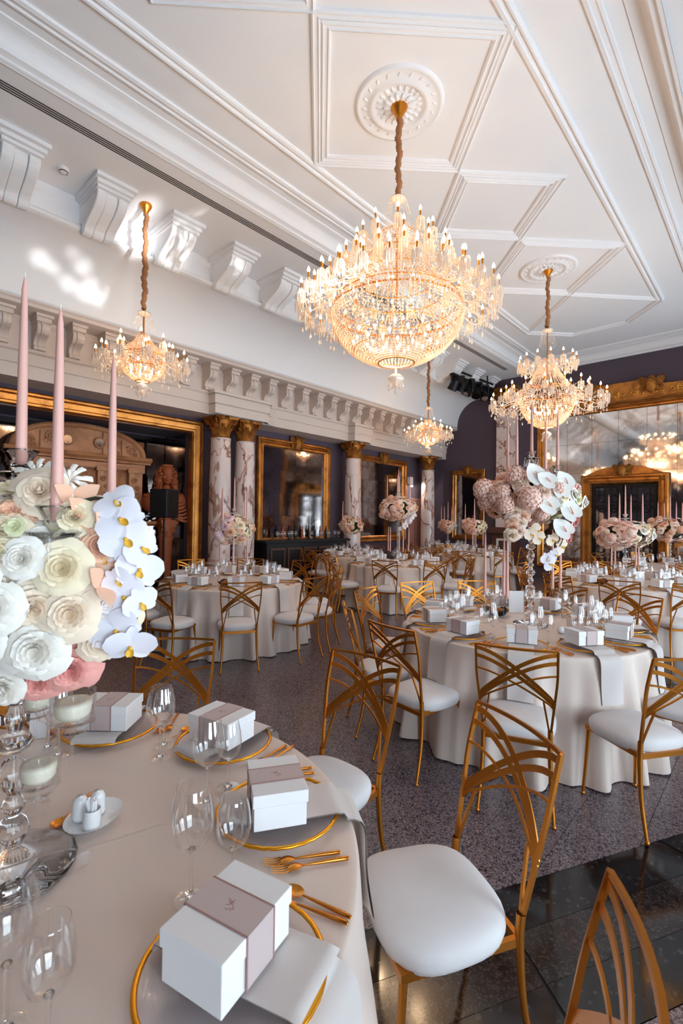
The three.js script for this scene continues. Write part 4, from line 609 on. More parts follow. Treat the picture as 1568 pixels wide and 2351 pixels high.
function chandelier(name, label, p, o) {
  const c = thing(name, label, 'chandelier', p), Yb = y => y - p.y, drops = [], prisms = [], beads = []; seed = o.seed;
  mesh('canopy', lathe([[.001, 0], [.085, 0], [.088, -.02], [.075, -.05], [.045, -.1], [.03, -.14], [.025, -.16], [.001, -.165]].map(([a, b]) => [a * o.cs, b * o.cs]), 24), M.chGold, c);
  const y0 = -.15 * o.cs, y1 = Yb(o.chain), n = Math.round((y0 - y1) * 60);
  mesh('chain_sleeve', grid(12, n, (s, t) => { const y = y0 + (y1 - y0) * t, a = s * Math.PI * 2, k = t * (y0 - y1) / .11, r = .024 + .018 * Math.abs(Math.sin(k * Math.PI + a * .5)) + .006 * Math.sin(k * 23 + a * 3) + .004 * Math.sin(k * 41); return [Math.cos(a) * r * .9 + .009 * Math.sin(k * 2.1), y, Math.sin(a) * r * .9 + .009 * Math.cos(k * 2.1)]; }), M.sleeve, c);
  mesh('stem', lathe([[.012, Yb(o.chain) + .02], [.014, Yb(o.chain) - .04], [.03, Yb(o.chain) - .06], [.012, Yb(o.chain) - .1], [.012, Yb(o.ring) + .05], [.04, Yb(o.ring)], [.012, Yb(o.ring) - .05], [.008, Yb(o.basket[1]) + .12]], 10), M.chGold, c);
  mesh('crown_dish', lathe([[.015, Yb(o.chain) - .1], [.05, Yb(o.chain) - .085], [.085, Yb(o.chain) - .06], [.09, Yb(o.chain) - .05], [.07, Yb(o.chain) - .06], [.02, Yb(o.chain) - .09]], 16), M.chGlass, c);
  for (let k = 0; k < 14; k++) { const a = k / 14 * 6.283, h = (o.chain - o.tiers[0][1]); for (let j = 0; j < 9; j++) { const t = j / 8; beads.push([Math.cos(a) * (.085 + .05 * t), Yb(o.chain) - .06 - h * .55 * t, Math.sin(a) * (.085 + .05 * t), .7]); } }
  o.tiers.forEach(([R, tip, num, rin], ti) => {
    const yc = Yb(tip) - .155, g = armGeo(rin, R, yc + .02, yc, .085), off = ti * .37;
    mesh('tier_ring', [new THREE.TorusGeometry(rin, .005, 6, 40).rotateX(Math.PI / 2).translate(0, yc + .02, 0)], M.chGold, c);
    for (let k = 0; k < num; k++) {
      const a = (k + off) / num * Math.PI * 2, arm = mesh('arm', g, M.chGlass, c); arm.rotation.y = -a;
      const b = mesh('bulb', flame, M.bulb, arm); b.position.set(R, yc + .095, 0); const s = mesh('candle_sleeve', sleeveGeo, M.chGold, arm); s.position.set(R, yc + .038, 0);
      for (let j = 0; j < 10; j++) { const q = j / 10 * 6.283, x = R + Math.cos(q) * .042, z = Math.sin(q) * .042; prisms.push([Math.cos(a) * x - Math.sin(a) * z, yc + .012, Math.sin(a) * x + Math.cos(a) * z, 1.5 + .8 * ((j * 7 + k) % 3) / 2, q]); }
      for (let j = 0; j < 5; j++) { const t = j / 4, rr = rin + (R - rin) * t; drops.push([Math.cos(a + .02) * rr, yc - .06 - .05 * Math.sin(t * 3.14), Math.sin(a + .02) * rr, .8, a]); const a3 = a + .5 / num * 6.283; drops.push([Math.cos(a3) * rr, yc - .03 - .06 * t, Math.sin(a3) * rr, .8, a3]); for (let e = 0; e < 3; e++) beads.push([Math.cos(a3) * rr, yc - .02 - .06 * t + .022 * e, Math.sin(a3) * rr, .7]); }
      for (let j = 0; j <= 10; j++) { const t = j / 10, a2 = a + t / num * Math.PI * 2; beads.push([Math.cos(a2) * R, yc - .01 - .1 * Math.sin(t * Math.PI), Math.sin(a2) * R, .62]); }
      for (let j = 0; j <= 8; j++) { const t = j / 8, a2 = a + t / num * Math.PI * 2, r2 = R - .07; beads.push([Math.cos(a2) * r2, yc + .01 - .06 * Math.sin(t * Math.PI), Math.sin(a2) * r2, .8]); if (j === 4) drops.push([Math.cos(a2) * r2, yc - .055, Math.sin(a2) * r2, 1.1, a2]); }
      if (ti === o.tiers.length - 1) for (let j = 0; j < 2; j++) { const a2 = a + (j * .5 + .02) / num * 6.283; drops.push([Math.cos(a2) * (R - .06 * j), yc - .13 - .05 * j - rnd(.03), Math.sin(a2) * (R - .06 * j), 1.15, a2]); for (let e = 0; e < 3; e++) beads.push([Math.cos(a2) * (R - .06 * j), yc - .05 - .03 * e - .02 * j, Math.sin(a2) * (R - .06 * j), .5]); }
    }
  });
  // beaded basket
  const [br, by, bd] = o.basket, nm = o.strands, nl = o.rows;
  mesh('basket_ring', [lathe([[br - .01, Yb(by) - .006], [br - .002, Yb(by) - .006], [br - .002, Yb(by) + .012], [br - .01, Yb(by) + .012], [br - .01, Yb(by) - .006]], 56)], M.chGold, c);
  for (const t of [.35, .62, .96]) { const r = br * Math.cos(t * 1.35), y = Yb(by) - bd * Math.sin(t * 1.35); mesh('basket_hoop', new THREE.TorusGeometry(r * .97, .003, 5, 44).rotateX(Math.PI / 2).translate(0, y, 0), M.chGold, c); }
  for (let k = 0; k < 12; k++) { const a = k / 12 * 6.283; mesh('basket_rib', tube(Array.from({ length: 8 }, (_, j) => { const t = j / 7 * .97 * 1.35, r = br * Math.cos(t) * .96; return [Math.cos(a) * r, Yb(by) - bd * Math.sin(t), Math.sin(a) * r]; }), .0025, 14, 4), M.chGold, c); }
  for (let k = 0; k < nm; k++) for (let j = 0; j < nl; j++) { const t = j / (nl - 1) * .97 * 1.35, r = br * Math.cos(t) * 1.005, a = k / nm * 6.283; if (r * 6.283 / nm < .012 && k % 2) continue; beads.push([Math.cos(a) * r, Yb(by) - bd * Math.sin(t), Math.sin(a) * r, o.bs * (.92 + .2 * rnd()), a]); }
  const [tr, tyy] = o.tent; for (let k = 0; k < o.strands * .8; k++) for (let j = 0; j < 26; j++) { const t = j / 25, a = k / (o.strands * .8) * 6.283, r = tr + (br - tr) * Math.pow(t, 1.5); beads.push([Math.cos(a) * r, Yb(tyy) + (Yb(by) - Yb(tyy)) * t, Math.sin(a) * r, 1, a]); }
  for (let k = 0; k < o.inner; k++) { const a = k * 2.4, r = br * .72 * Math.sqrt((k + .5) / o.inner), b = mesh('bulb', flame, M.bulb, c); b.position.set(Math.cos(a) * r, Yb(by) - bd * .35 - .12 * (1 - r / br), Math.sin(a) * r); b.rotation.x = Math.PI; }
  mesh('bottom_hoop', new THREE.TorusGeometry(br * Math.cos(1.31) + .012, .006, 6, 36).rotateX(Math.PI / 2).translate(0, Yb(by) - bd * Math.sin(1.31) - .005, 0), M.chGold, c);
  const bt = Yb(o.bottom); mesh('bottom_finial', lathe([[.012, bt + .26], [.012, bt + .2], [.05, bt + .19], [.07, bt + .17], [.09, bt + .15], [.06, bt + .1], [.03, bt + .08], [.035, bt + .06], [.001, bt + .04]], 16), M.chGlass, c);
  for (let k = 0; k < 10; k++) { const a = k / 10 * 6.283; drops.push([Math.cos(a) * .075, bt + .12 - .03 * (k % 2), Math.sin(a) * .075, 1.25, a]); }
  drops.push([0, bt + .06, 0, 1.5]);
  inst('crystal_beads', beadF, M.chBead, beads, c); inst('crystal_drops', dropF, M.chGlass, drops, c); inst('crystal_prisms', prismF, M.chGlass, prisms, c);
  for (const [r, y, num, pw] of o.lights) for (let k = 0; k < num; k++) { const a = (k + .5) / num * 6.283, l = new THREE.PointLight(new THREE.Color(1, .7, .42), pw, 0, 2); l.position.set(p.x + Math.cos(a) * r, y, p.z + Math.sin(a) * r); l.castShadow = true; l.shadow.radius = 2; l.name = 'chandelier_light'; scene.add(l); }
  return c;
}
chandelier('great_chandelier', 'largest crystal chandelier with beaded basket and tiers of lit candle bulbs', P(4.11, HC, 3.0), { seed: 5, cs: 1.1, chain: 5.04, ring: 4.6, bottom: 2.92, tiers: [[.38, 4.72, 10, .2], [.56, 4.48, 14, .32], [.74, 4.26, 20, .42], [.89, 4.12, 22, .5], [1.03, 4.0, 28, .66]], basket: [.7, 3.78, .56], strands: 88, rows: 26, bs: 1.25, tent: [.22, 4.55], inner: 30, lights: [[.95, 4.2, 6, .34], [.3, 3.5, 3, 1.3]] });
chandelier('hall_chandelier', 'two-tier crystal chandelier with beaded bowl hanging before the great mirror', P(8.58, HC, 3.0), { seed: 6, cs: 1, chain: 4.98, ring: 4.3, bottom: 2.95, tiers: [[.46, 4.48, 14, .24], [.68, 4.0, 14, .44], [.93, 3.82, 20, .5]], basket: [.47, 3.82, .62], strands: 60, rows: 26, bs: 1.15, tent: [.14, 4.36], inner: 22, lights: [[.8, 3.95, 4, .4], [.2, 3.5, 2, 1.3]] });
const smallOpt = s => ({ seed: s, cs: .9, chain: 4.36, ring: 4.0, bottom: 3.16, tiers: [[.3, 4.02, 6, .14], [.45, 3.86, 8, .2], [.57, 3.8, 12, .26]], basket: [.3, 3.72, .34], strands: 36, rows: 16, bs: 1.1, tent: [.08, 4.0], inner: 10, lights: [[.4, 3.9, 3, .25], [.01, 3.58, 1, .9]] });
chandelier('side_chandelier', 'small crystal chandelier on twisted cord before the sunlit scroll brackets', P(2.92, HS, 6.33), smallOpt(8));
chandelier('side_chandelier', 'small crystal chandelier hanging near the corner column and end wall', P(10.02, HS, 6.33), smallOpt(9));
// ---------- candelabra, candles and flowers ----------
const petalMat = (c, tr = .1) => pmat({ color: c, roughness: 0.75, transmission: tr, thickness: 0, sheen: .3, sheenColor: new THREE.Color(1, 1, 1) });
const FL = { white: petalMat('#f7f0e6'), cream: petalMat('#f8e8c9'), ivory: petalMat('#f8e3cb'), peach: petalMat('#f6c3a4'), blush: petalMat('#fde3d2'), pink: petalMat('#fcd3c2'), rosepink: petalMat('#efa79c'), lilac: petalMat('#f3cfd6'), orchid: petalMat('#efeaf2', .14), spathe: pmat({ color: '#f8f6f0', roughness: .3, clearcoat: .3, transmission: .12, thickness: 0 }), spadix: mat({ color: '#eba083', roughness: .6 }), lip: mat({ color: '#e8b53c', roughness: .6 }), leaf: mat({ color: '#46552b', roughness: .55 }), bud: petalMat('#e6e4bd'), stem: mat({ color: '#2b2a1c', roughness: .7 }), foam: mat({ color: '#3c4428', roughness: .95 }) };
function roseGeo(layers, open, sd, nu = 6, nv = 6) {                       // unit rose, radius about 1, opening along +y
  seed = sd; const g = [];
  layers.forEach(([n, r, h, curl, span], li) => { for (let k = 0; k < n; k++) { const a0 = (k + li * .5 + rnd(-.12, .12)) / n * 6.283, rj = r * rnd(.92, 1.08), hj = h * rnd(.92, 1.08), cj = curl * rnd(.7, 1.3), wob = rnd(6);
    g.push(grid(nu, nv, (s, t) => { const q = (s - .5) * 2, w = span * Math.pow(Math.sin(Math.PI * (.12 + .62 * t)), .8), a = a0 + q * w, edge = 1 - .16 * q * q * t, rad = rj * (Math.pow(Math.sin(Math.min(1, t * 1.15) * 1.57), .85) * (.62 + .38 * t) + cj * t * t * t * .32 + .03 * Math.sin(q * 5 + wob) * t), y = hj * t * edge - cj * Math.pow(t, 4) * .32 - .28; return [Math.cos(a) * rad, y, Math.sin(a) * rad]; })); } });
  return mg(g);
}
const ROSE = [roseGeo([[3, .14, .98, .0, 1.5], [4, .26, .97, .05, 1.1], [5, .4, .93, .2, .9], [6, .56, .84, .5, .78], [7, .74, .7, .9, .7], [7, .95, .48, 1.3, .66]], 1, 3, 5, 6), roseGeo([[4, .2, .86, .05, 1.1], [6, .36, .86, .12, .8], [7, .52, .8, .3, .7], [8, .7, .7, .55, .62], [8, .9, .5, 1.0, .6]], 1, 9, 5, 6)];
const PEONY = roseGeo([[6, .2, .8, .15, .7], [8, .36, .82, .25, .58], [10, .54, .78, .35, .5], [10, .72, .68, .6, .5], [9, .9, .5, 1.0, .55], [7, 1.08, .28, 1.3, .66]], 1, 21, 5, 6);
const SPRAY = roseGeo([[3, .3, .95, 0, 1.2], [4, .55, .85, .2, .95], [5, .85, .62, .6, .8]], 1, 31, 4, 4);
const DAISY = roseGeo([[9, .55, .75, 1.3, .22], [10, .95, .5, 1.6, .2]], 1, 35, 3, 5);
const HYD = (() => { seed = 12; const g = [], pet = grid(2, 2, (s, t) => [(s - .5) * .2 * Math.sin(.5 + t * 2.2), .03 * t * t + .02 * Math.cos((s - .5) * 3), t * .19]); for (let i = 0; i < 90; i++) { const y = 1 - 2 * (i + .5) / 90, r = Math.sqrt(1 - y * y), a = i * 2.39996; const n = new V3(Math.cos(a) * r, y, Math.sin(a) * r), q = new THREE.Quaternion().setFromUnitVectors(new V3(0, 1, 0), n), rr = .84 + rnd(.16), spin = rnd(6); for (let k = 0; k < 4; k++) { const m = pet.clone(); m.rotateY(spin + k * 1.571); m.applyQuaternion(q); m.translate(n.x * rr, n.y * rr, n.z * rr); g.push(m); } } g.push(new THREE.IcosahedronGeometry(.8, 1)); return mg(g); })();
const tongue = (len, w, cup, bend, n = 6) => grid(n, n + 2, (s, t) => { const q = (s - .5) * 2, ww = w * Math.pow(Math.sin(Math.PI * (.06 + .88 * t)), .65); return [q * ww, cup * q * q * ww + bend * t * t, t * len]; });
const ORCH = mg([...[0, 2.2, -2.2].map(a => put(tongue(1, .3, .15, -.12), 0, 0, 0, a)), ...[1.25, -1.25].map(a => put(tongue(1.12, .62, -.12, .1), 0, .03, 0, a))]), ORCHLIP = mg([put(tongue(.42, .17, .8, .12), 0, .05, 0, Math.PI), put(new THREE.SphereGeometry(.1, 7, 6), 0, .12, .02)]);
const SPATHE = grid(18, 12, (s, t) => { const a = (s - .5) * 6.283, r0 = 1 - .42 * Math.exp(-Math.pow((Math.abs(a) - Math.PI) / .38, 2)) + .24 * Math.exp(-Math.pow(a / .4, 2)), w = t * r0, x = Math.sin(a) * w * .86, z = Math.cos(a) * w; return [x, .16 * w * w - .1 * Math.abs(x) * t + .05 * Math.sin(Math.abs(a) * 7) * t * .4, z + .15]; }), SPADIX = taper([[0, .02, -.1], [0, .2, .15], [0, .34, .5]], .065, .04, 7, 7);
const LEAF = grid(4, 6, (s, t) => { const q = (s - .5) * 2, w = .32 * Math.sin(Math.PI * (.04 + .94 * t)); return [q * w, .12 * Math.abs(q) * w - .22 * t * t, t]; });
const KIND = { rose: [() => ROSE[(rnd() * 2) | 0], 'rose'], peony: [() => PEONY, 'peony'], spray: [() => SPRAY, 'spray_rose'], hyd: [() => HYD, 'hydrangea'], daisy: [() => DAISY, 'daisy'], orch: [() => ORCH, 'orchid'], anth: [() => SPATHE, 'anthurium'], leaf: [() => LEAF, 'leaf'] };
const UPV = new V3(0, 1, 0);
function bloom(parent, kind, m, pos, dir, size, spin = rnd(6.28)) {
  const o = mesh(KIND[kind][1], KIND[kind][0](), m, parent); o.position.copy(pos); o.quaternion.setFromUnitVectors(UPV, dir.clone().normalize()); o.rotateY(spin); o.scale.setScalar(size);
  if (kind === 'orch') mesh('lip', ORCHLIP, FL.lip, o).userData = { label: 'yellow lip' }; if (kind === 'anth') mesh('spadix', SPADIX, FL.spadix, o).userData = { label: 'salmon spadix' }; return o;
}
const RT = P(.6745, 0, -.7383), TO = P(-.7383, 0, -.6745);                // right-hand and towards-lens directions in the hall
const vec = (r, y, f) => RT.clone().multiplyScalar(r).addScaledVector(UPV, y).addScaledVector(TO, f);
function arrangement(t, label, cy, rad, n, pick, sd) {
  const o = thing('flower_arrangement', label, 'flowers', P(CAX[t][0], cy, CAX[t][1])); seed = sd;
  mesh('moss_core', new THREE.IcosahedronGeometry(1, 3).scale(rad[0] * .62, rad[1] * .62, rad[2] * .62), FL.foam, o);
  for (let i = 0; i < n; i++) {
    const y = 1 - 2 * (i + .5) / n, q = Math.sqrt(1 - y * y), a = i * 2.39996 + rnd(-.25, .25), r = Math.cos(a) * q, f = Math.sin(a) * q, k = pick(r, y, f, i); if (!k) continue; const [kind, m, size, out = 1] = k, s = rnd(.82, .98) * out;
    const pos = vec(r * rad[0] * s, y * rad[1] * s, f * rad[2] * s), dir = vec(r / rad[0], y / rad[1] + .35, f / rad[2] + .25); if (Math.hypot(r * rad[0], f * rad[2]) * s < .075 && y > 0) continue;
    bloom(o, kind, m, pos, dir, size * rnd(.88, 1.15));
  }
  return o;
}
const CAX = [[.315, 1.295], [3.79, 1.44], [3.62, 5.18], [7.25, 5.2], [7.45, 1.55], [10.45, 5.3], [8.0, 7.0], [12.1, 6.95], [10.75, 1.5]];
// crystal candelabrum: base at the table, candle cups at height h over it
function stemProfile(h, foot) { const p = [[.001, 0], [foot, 0], [foot + .003, .012], [foot - .015, .026], [foot * .55, .034], [.045, .045], [.022, .06]]; let y = .06, k = 0; seed = 77; while (y < h - .05) { const s = Math.min([.07, .045, .095, .05, .06][k % 5], h - y), r = [.034, .024, .03, .038, .022][k % 5]; p.push([.014, y + .004], [r * .8, y + s * .22], [r, y + s * .5], [r * .78, y + s * .8], [.013, y + s * .97]); y += s; k++; } p.push([.018, h - .01], [.03, h]); return p; }
const cupGeo = lathe([[.001, .0], [.014, .002], [.02, .012], [.022, .03], [.034, .05], [.039, .056], [.034, .055], [.016, .03], [.014, .02], [.001, .02]], 12), bobGeo = lathe([[.008, -.012], [.03, -.016], [.05, -.004], [.056, .004], [.05, .002], [.02, -.006], [.008, -.004]], 14), pend = lathe([[.001, 0], [.005, -.008], [.003, -.016], [.009, -.04], [.012, -.052], [.007, -.064], [.001, -.07]], 6);
const taperGeo = len => lathe([[.001, 0], [.0128, 0], [.0125, .02], [.0095, len * .6], [.006, len - .03], [.0025, len - .006], [.001, len]], 16);
function candelabrum(t, h, solid, turn, label, tableLabel) {
  const [u, v] = CAX[t], o = thing('crystal_candelabrum', label, 'candelabrum', P(u, Y, v), 0), m = solid ? M.crystal : M.cut;
  mesh('stem', lathe(stemProfile(h - .06, t < 2 ? .13 : .11), solid ? 20 : 12), m, o);
  const spots = [[0, 0, h + .09]]; for (let k = 0; k < 4; k++) { const a = turn + k * 1.571; spots.push([Math.cos(a) * .21, Math.sin(a) * .21, h - .04]); }
  spots.forEach(([r, f, y], k) => { const q = vec(r, y, f);
    if (k) mesh('arm', tube([[0, h - .1, 0], vec(r * .4, h - .16, f * .4), vec(r * .85, h - .13, f * .85), vec(r, h - .06, f)], .009, 14, 7), m, o); else mesh('arm', lathe([[.012, h - .07], [.022, h - .03], [.012, h + .01], [.02, h + .05], [.012, h + .085]], 10), m, o);
    const cup = mesh('candle_cup', [cupGeo, bobGeo], m, o); cup.position.copy(q);
    if (t < 4) for (let j = 0; j < 6; j++) { const a = j / 6 * 6.283, d = mesh('pendant', pend, M.cut, cup); d.position.set(Math.cos(a) * .05, -.002, Math.sin(a) * .05); }
    const c = thing('taper_candle', 'tall blush taper candle in a crystal cup over ' + tableLabel, 'candle', P(u, Y, v).add(q).add(new V3(0, .02, 0)), 0, 'tapers over ' + tableLabel); mesh('wax', taperGeo(.44), M.taperwax, c); mesh('wick', new THREE.CylinderGeometry(.001, .001, .012, 5).translate(0, .445, 0), M.wick, c);
  });
}
candelabrum(0, .82, true, .68, 'cut crystal candelabrum with pendants on thick glass foot beside floating candles', TAB[0][3]);
candelabrum(1, 1.22, true, .9, 'tall beaded crystal candelabrum carrying anthuriums, roses and orchids', TAB[1][3]);
candelabrum(2, .78, false, .5, 'low crystal candelabrum on ' + TAB[2][3], TAB[2][3]);
candelabrum(3, 1.2, false, .2, 'tall crystal candelabrum on ' + TAB[3][3], TAB[3][3]);
for (const t of [4, 5, 6, 7, 8]) candelabrum(t, .78, false, t, 'low crystal candelabrum on ' + TAB[t][3], TAB[t][3]);

// the near arrangement
{
  const a = arrangement(0, 'full arrangement of white roses, orchids and peach lilies beside floating candles', 1.455, [.255, .2, .225], 250, (r, y, f, i) => {
    if (y < -.4) return [i % 3 ? 'rose' : 'peony', [FL.white, FL.cream, FL.rosepink][(i * 7) % 3], .036]; if (r > .3) return [i % 2 ? 'peony' : 'rose', [FL.ivory, FL.peach, FL.cream, FL.white][i % 4], .04, 1.02]; if (y > .55) return [['rose', 'daisy', 'spray'][i % 3], [FL.ivory, FL.white, FL.cream][i % 3], .034]; return [['spray', 'rose', 'spray', 'peony', 'spray'][i % 5], [FL.bud, FL.white, FL.cream, FL.white, FL.cream][i % 5], i % 5 === 1 || i % 5 === 3 ? .036 : .021, 1.06]; }, 51);
  const put1 = (k, m, r, y, f, s, dr, dy, df, sp) => bloom(a, k, m, vec(r, y, f), vec(dr, dy, df), s, sp);
  // white orchid spray arching down on the right
  mesh('orchid_stem', tube([vec(.14, .13, .1), vec(.24, .16, .1), vec(.3, .1, .08), vec(.32, -.02, .08), vec(.29, -.16, .08)], .004, 20, 6), FL.stem, a);
  [[.275, .15, .11, .04, .1, .5, .9, .1], [.29, .115, .12, .046, .2, .25, .9, .3], [.3, .075, .12, .046, .4, .1, .9, .2], [.325, .055, .1, .04, .8, .3, .6, .8], [.255, .035, .12, .034, .0, -.1, 1, .1], [.32, .01, .1, .046, .7, 0, .8, -.3], [.285, -.01, .12, .03, .1, -.3, .9, .1], [.295, -.045, .11, .045, .3, -.1, .9, .2], [.325, -.06, .1, .036, .8, -.1, .7, .5], [.28, -.115, .11, .048, .2, -.2, 1, .1], [.305, -.15, .1, .048, .4, -.5, .9, -.5]].forEach(q => put1('orch', FL.orchid, q[0], q[1], q[2], q[3], q[4], q[5], q[6], Math.PI + q[7]));
  // big garden roses, peach lilies, pink peonies below
  for (const [r, y, f, s, m, k] of [[.2, .02, .17, .054, FL.cream, 'rose'], [.21, -.07, .16, .05, FL.ivory, 'peony'], [.13, .17, .13, .05, FL.ivory, 'rose'], [.15, -.14, .17, .054, FL.white, 'peony'], [.05, .02, .23, .046, FL.white, 'peony'], [.07, -.12, .21, .044, FL.white, 'rose'], [0, .12, .21, .04, FL.cream, 'rose'], [.1, .21, .1, .036, FL.white, 'daisy'], [.17, .2, .1, .033, FL.white, 'daisy'], [.18, -.2, .1, .046, FL.rosepink, 'peony'], [.11, -.22, .1, .046, FL.rosepink, 'peony'], [.06, -.23, .13, .042, FL.white, 'rose'], [.24, -.14, .1, .046, FL.ivory, 'rose'], [.02, -.04, .24, .026, FL.bud, 'spray'], [0, -.15, .22, .042, FL.white, 'peony'], [.1, .06, .2, .024, FL.bud, 'spray'], [.07, .09, .2, .022, FL.cream, 'spray'], [.12, .1, .19, .022, FL.bud, 'spray'], [.14, .04, .2, .04, FL.white, 'rose'], [.1, -.05, .22, .042, FL.white, 'peony'], [.245, .06, .12, .046, FL.peach, 'rose'], [.26, 0, .1, .048, FL.peach, 'peony'], [.255, -.06, .1, .05, FL.ivory, 'rose'], [.23, .12, .1, .042, FL.ivory, 'peony'], [.27, -.1, .06, .04, FL.cream, 'rose'], [.2, .12, .13, .04, FL.cream, 'rose']]) put1(k, m, r, y, f, s * .86, r * 1.6, y * 1.2 + .1, .8);
  for (const [r, y, f, dr] of [[.2, .12, .1, .8], [.24, .09, .09, 1], [.18, .15, .1, .6], [.25, -.02, .12, .9]]) for (let k = 0; k < 3; k++) { const l = put1('leaf', FL.peach, r, y, f, .062, dr, .3, .6, k * 2.1); l.name = 'lily_petal'; l.rotateX(-.9); }
  seed = 4; for (let k = 0; k < 26; k++) { const th = rnd(6.28), el = rnd(-1, .9), q = Math.cos(el); const l = put1('leaf', FL.leaf, Math.cos(th) * q * .2, Math.sin(el) * .17, Math.sin(th) * q * .18, rnd(.045, .075), Math.cos(th), Math.sin(el), Math.sin(th)); l.rotateX(.9); }
}
// tall arrangement on the second table: pinks on one side, anthuriums, white roses on the other
{
  const a = arrangement(1, 'tall arrangement of pink hydrangeas, white anthuriums, roses and trailing orchids', 1.76, [.4, .2, .3], 130, (r, y, f, i) => r < -.2 ? [['hyd', 'rose', 'peony', 'rose'][i % 4], [FL.pink, FL.peach, FL.blush, FL.ivory][i % 4], i % 4 ? .046 : .066, 1] : r > .25 ? [['spray', 'rose', 'spray'][i % 3], [FL.cream, FL.white, FL.bud][i % 3], i % 3 === 1 ? .045 : .034, 1.05] : [['hyd', 'rose', 'peony'][i % 3], [FL.pink, FL.white, FL.blush][i % 3], .055], 61);
  const put1 = (k, m, r, y, f, s, dr, dy, df, sp) => bloom(a, k, m, vec(r, y, f), vec(dr, dy, df), s, sp);
  for (const [r, y, f, s, sp] of [[-.06, .14, .27, .085, 2.8], [.02, .11, .29, .075, 3.4], [.15, .1, .28, .075, 3.0], [.1, .03, .3, .07, 2.4], [.02, -.07, .31, .085, 3.3], [.19, -.12, .28, .09, 3.0], [.155, -.25, .25, .085, 3.2]]) { const o = put1('anth', FL.spathe, r, y, f, s, r * .4, .35, 1, 0); o.rotateY(sp); }
  for (const [r, y, f, s] of [[-.39, .06, .05, .085], [-.18, .16, .15, .08], [-.12, -.02, .28, .09], [-.27, -.06, .2, .07]]) put1('hyd', FL.pink, r, y, f, s, r, y, f);
  for (let k = 0; k < 7; k++) put1('rose', [FL.ivory, FL.peach, FL.blush][k % 3], -.2 + (k % 2) * .05 - k * .004, -.12 - k * .028, .2, .045, -.3, -.4, .8);
  mesh('orchid_stem', tube([vec(.12, -.15, .2), vec(.15, -.3, .22), vec(.1, -.42, .2), vec(.05, -.5, .19)], .004, 14, 5), FL.stem, a);
  for (const [r, y, sp] of [[.08, -.32, 0], [.15, -.37, .5], [.1, -.43, .2], [.04, -.46, -.3], [.06, -.5, .4], [-.05, -.25, .3], [-.02, -.31, .1], [-.08, -.28, -.2]]) put1('orch', y < -.4 ? FL.orchid : FL.ivory, r, y, .21, .05, r, -.1, 1, Math.PI + sp);
  for (const [r, y] of [[.27, -.08], [.29, -.17], [.26, -.24], [.24, -.3], [.3, .05]]) put1('peony', FL.rosepink, r, y, .12, .055, 1, -.1, .5);
  seed = 8; for (let k = 0; k < 24; k++) { const th = rnd(6.28), l = put1('leaf', FL.leaf, Math.cos(th) * .3, rnd(-.12, .14), Math.sin(th) * .24, rnd(.05, .08), Math.cos(th), rnd(-.3, .6), Math.sin(th)); l.rotateX(.9); }
}
const mixed = (A, B) => (r, y, f, i) => r < 0 ? [['hyd', 'rose', 'peony', 'rose'][i % 4], A[i % A.length], i % 4 ? .05 : .07] : [['rose', 'spray', 'rose', 'anth'][i % 4], B[i % B.length], i % 4 === 1 ? .035 : .052];
arrangement(2, 'round pink and cream flower ball with trailing orchids before the paired columns', 1.42, [.27, .19, .24], 70, mixed([FL.lilac, FL.pink, FL.blush], [FL.cream, FL.peach, FL.ivory]), 71);
{ const a = arrangement(3, 'tall peach and blush rose arrangement with orchids on tall crystal stem', 1.77, [.36, .23, .3], 95, mixed([FL.pink, FL.peach, FL.blush], [FL.peach, FL.blush, FL.ivory]), 81); for (let k = 0; k < 8; k++) bloom(a, 'orch', FL.orchid, vec(.04 + .2 * (k / 8) + .05 * (k % 2), -.36 + .26 * (k / 8), .18 + .03 * (k % 3)), vec((k % 3) * .4 - .3, -.3 + (k % 2) * .5, 1), .05, Math.PI + (k % 3 - 1) * .5); }
arrangement(4, 'wide pink hydrangea and cream rose arrangement facing the gilded doorway', 1.42, [.4, .19, .3], 90, mixed([FL.pink, FL.blush, FL.pink], [FL.cream, FL.ivory, FL.white]), 91);
arrangement(5, 'pale pink and cream flower ball before the narrow end mirror', 1.42, [.29, .2, .25], 56, mixed([FL.pink, FL.peach], [FL.cream, FL.ivory]), 101);
arrangement(6, 'peach and cream flower ball in front of the single column', 1.42, [.27, .2, .25], 56, mixed([FL.peach, FL.blush], [FL.peach, FL.cream]), 111);
arrangement(7, 'peach and white flower ball on the far corner table', 1.4, [.27, .19, .24], 44, mixed([FL.peach, FL.pink], [FL.white, FL.peach]), 121);
arrangement(8, 'lilac pink peony arrangement under the great end mirror', 1.46, [.4, .24, .32], 64, mixed([FL.peach, FL.blush], [FL.lilac, FL.pink, FL.blush]), 131);
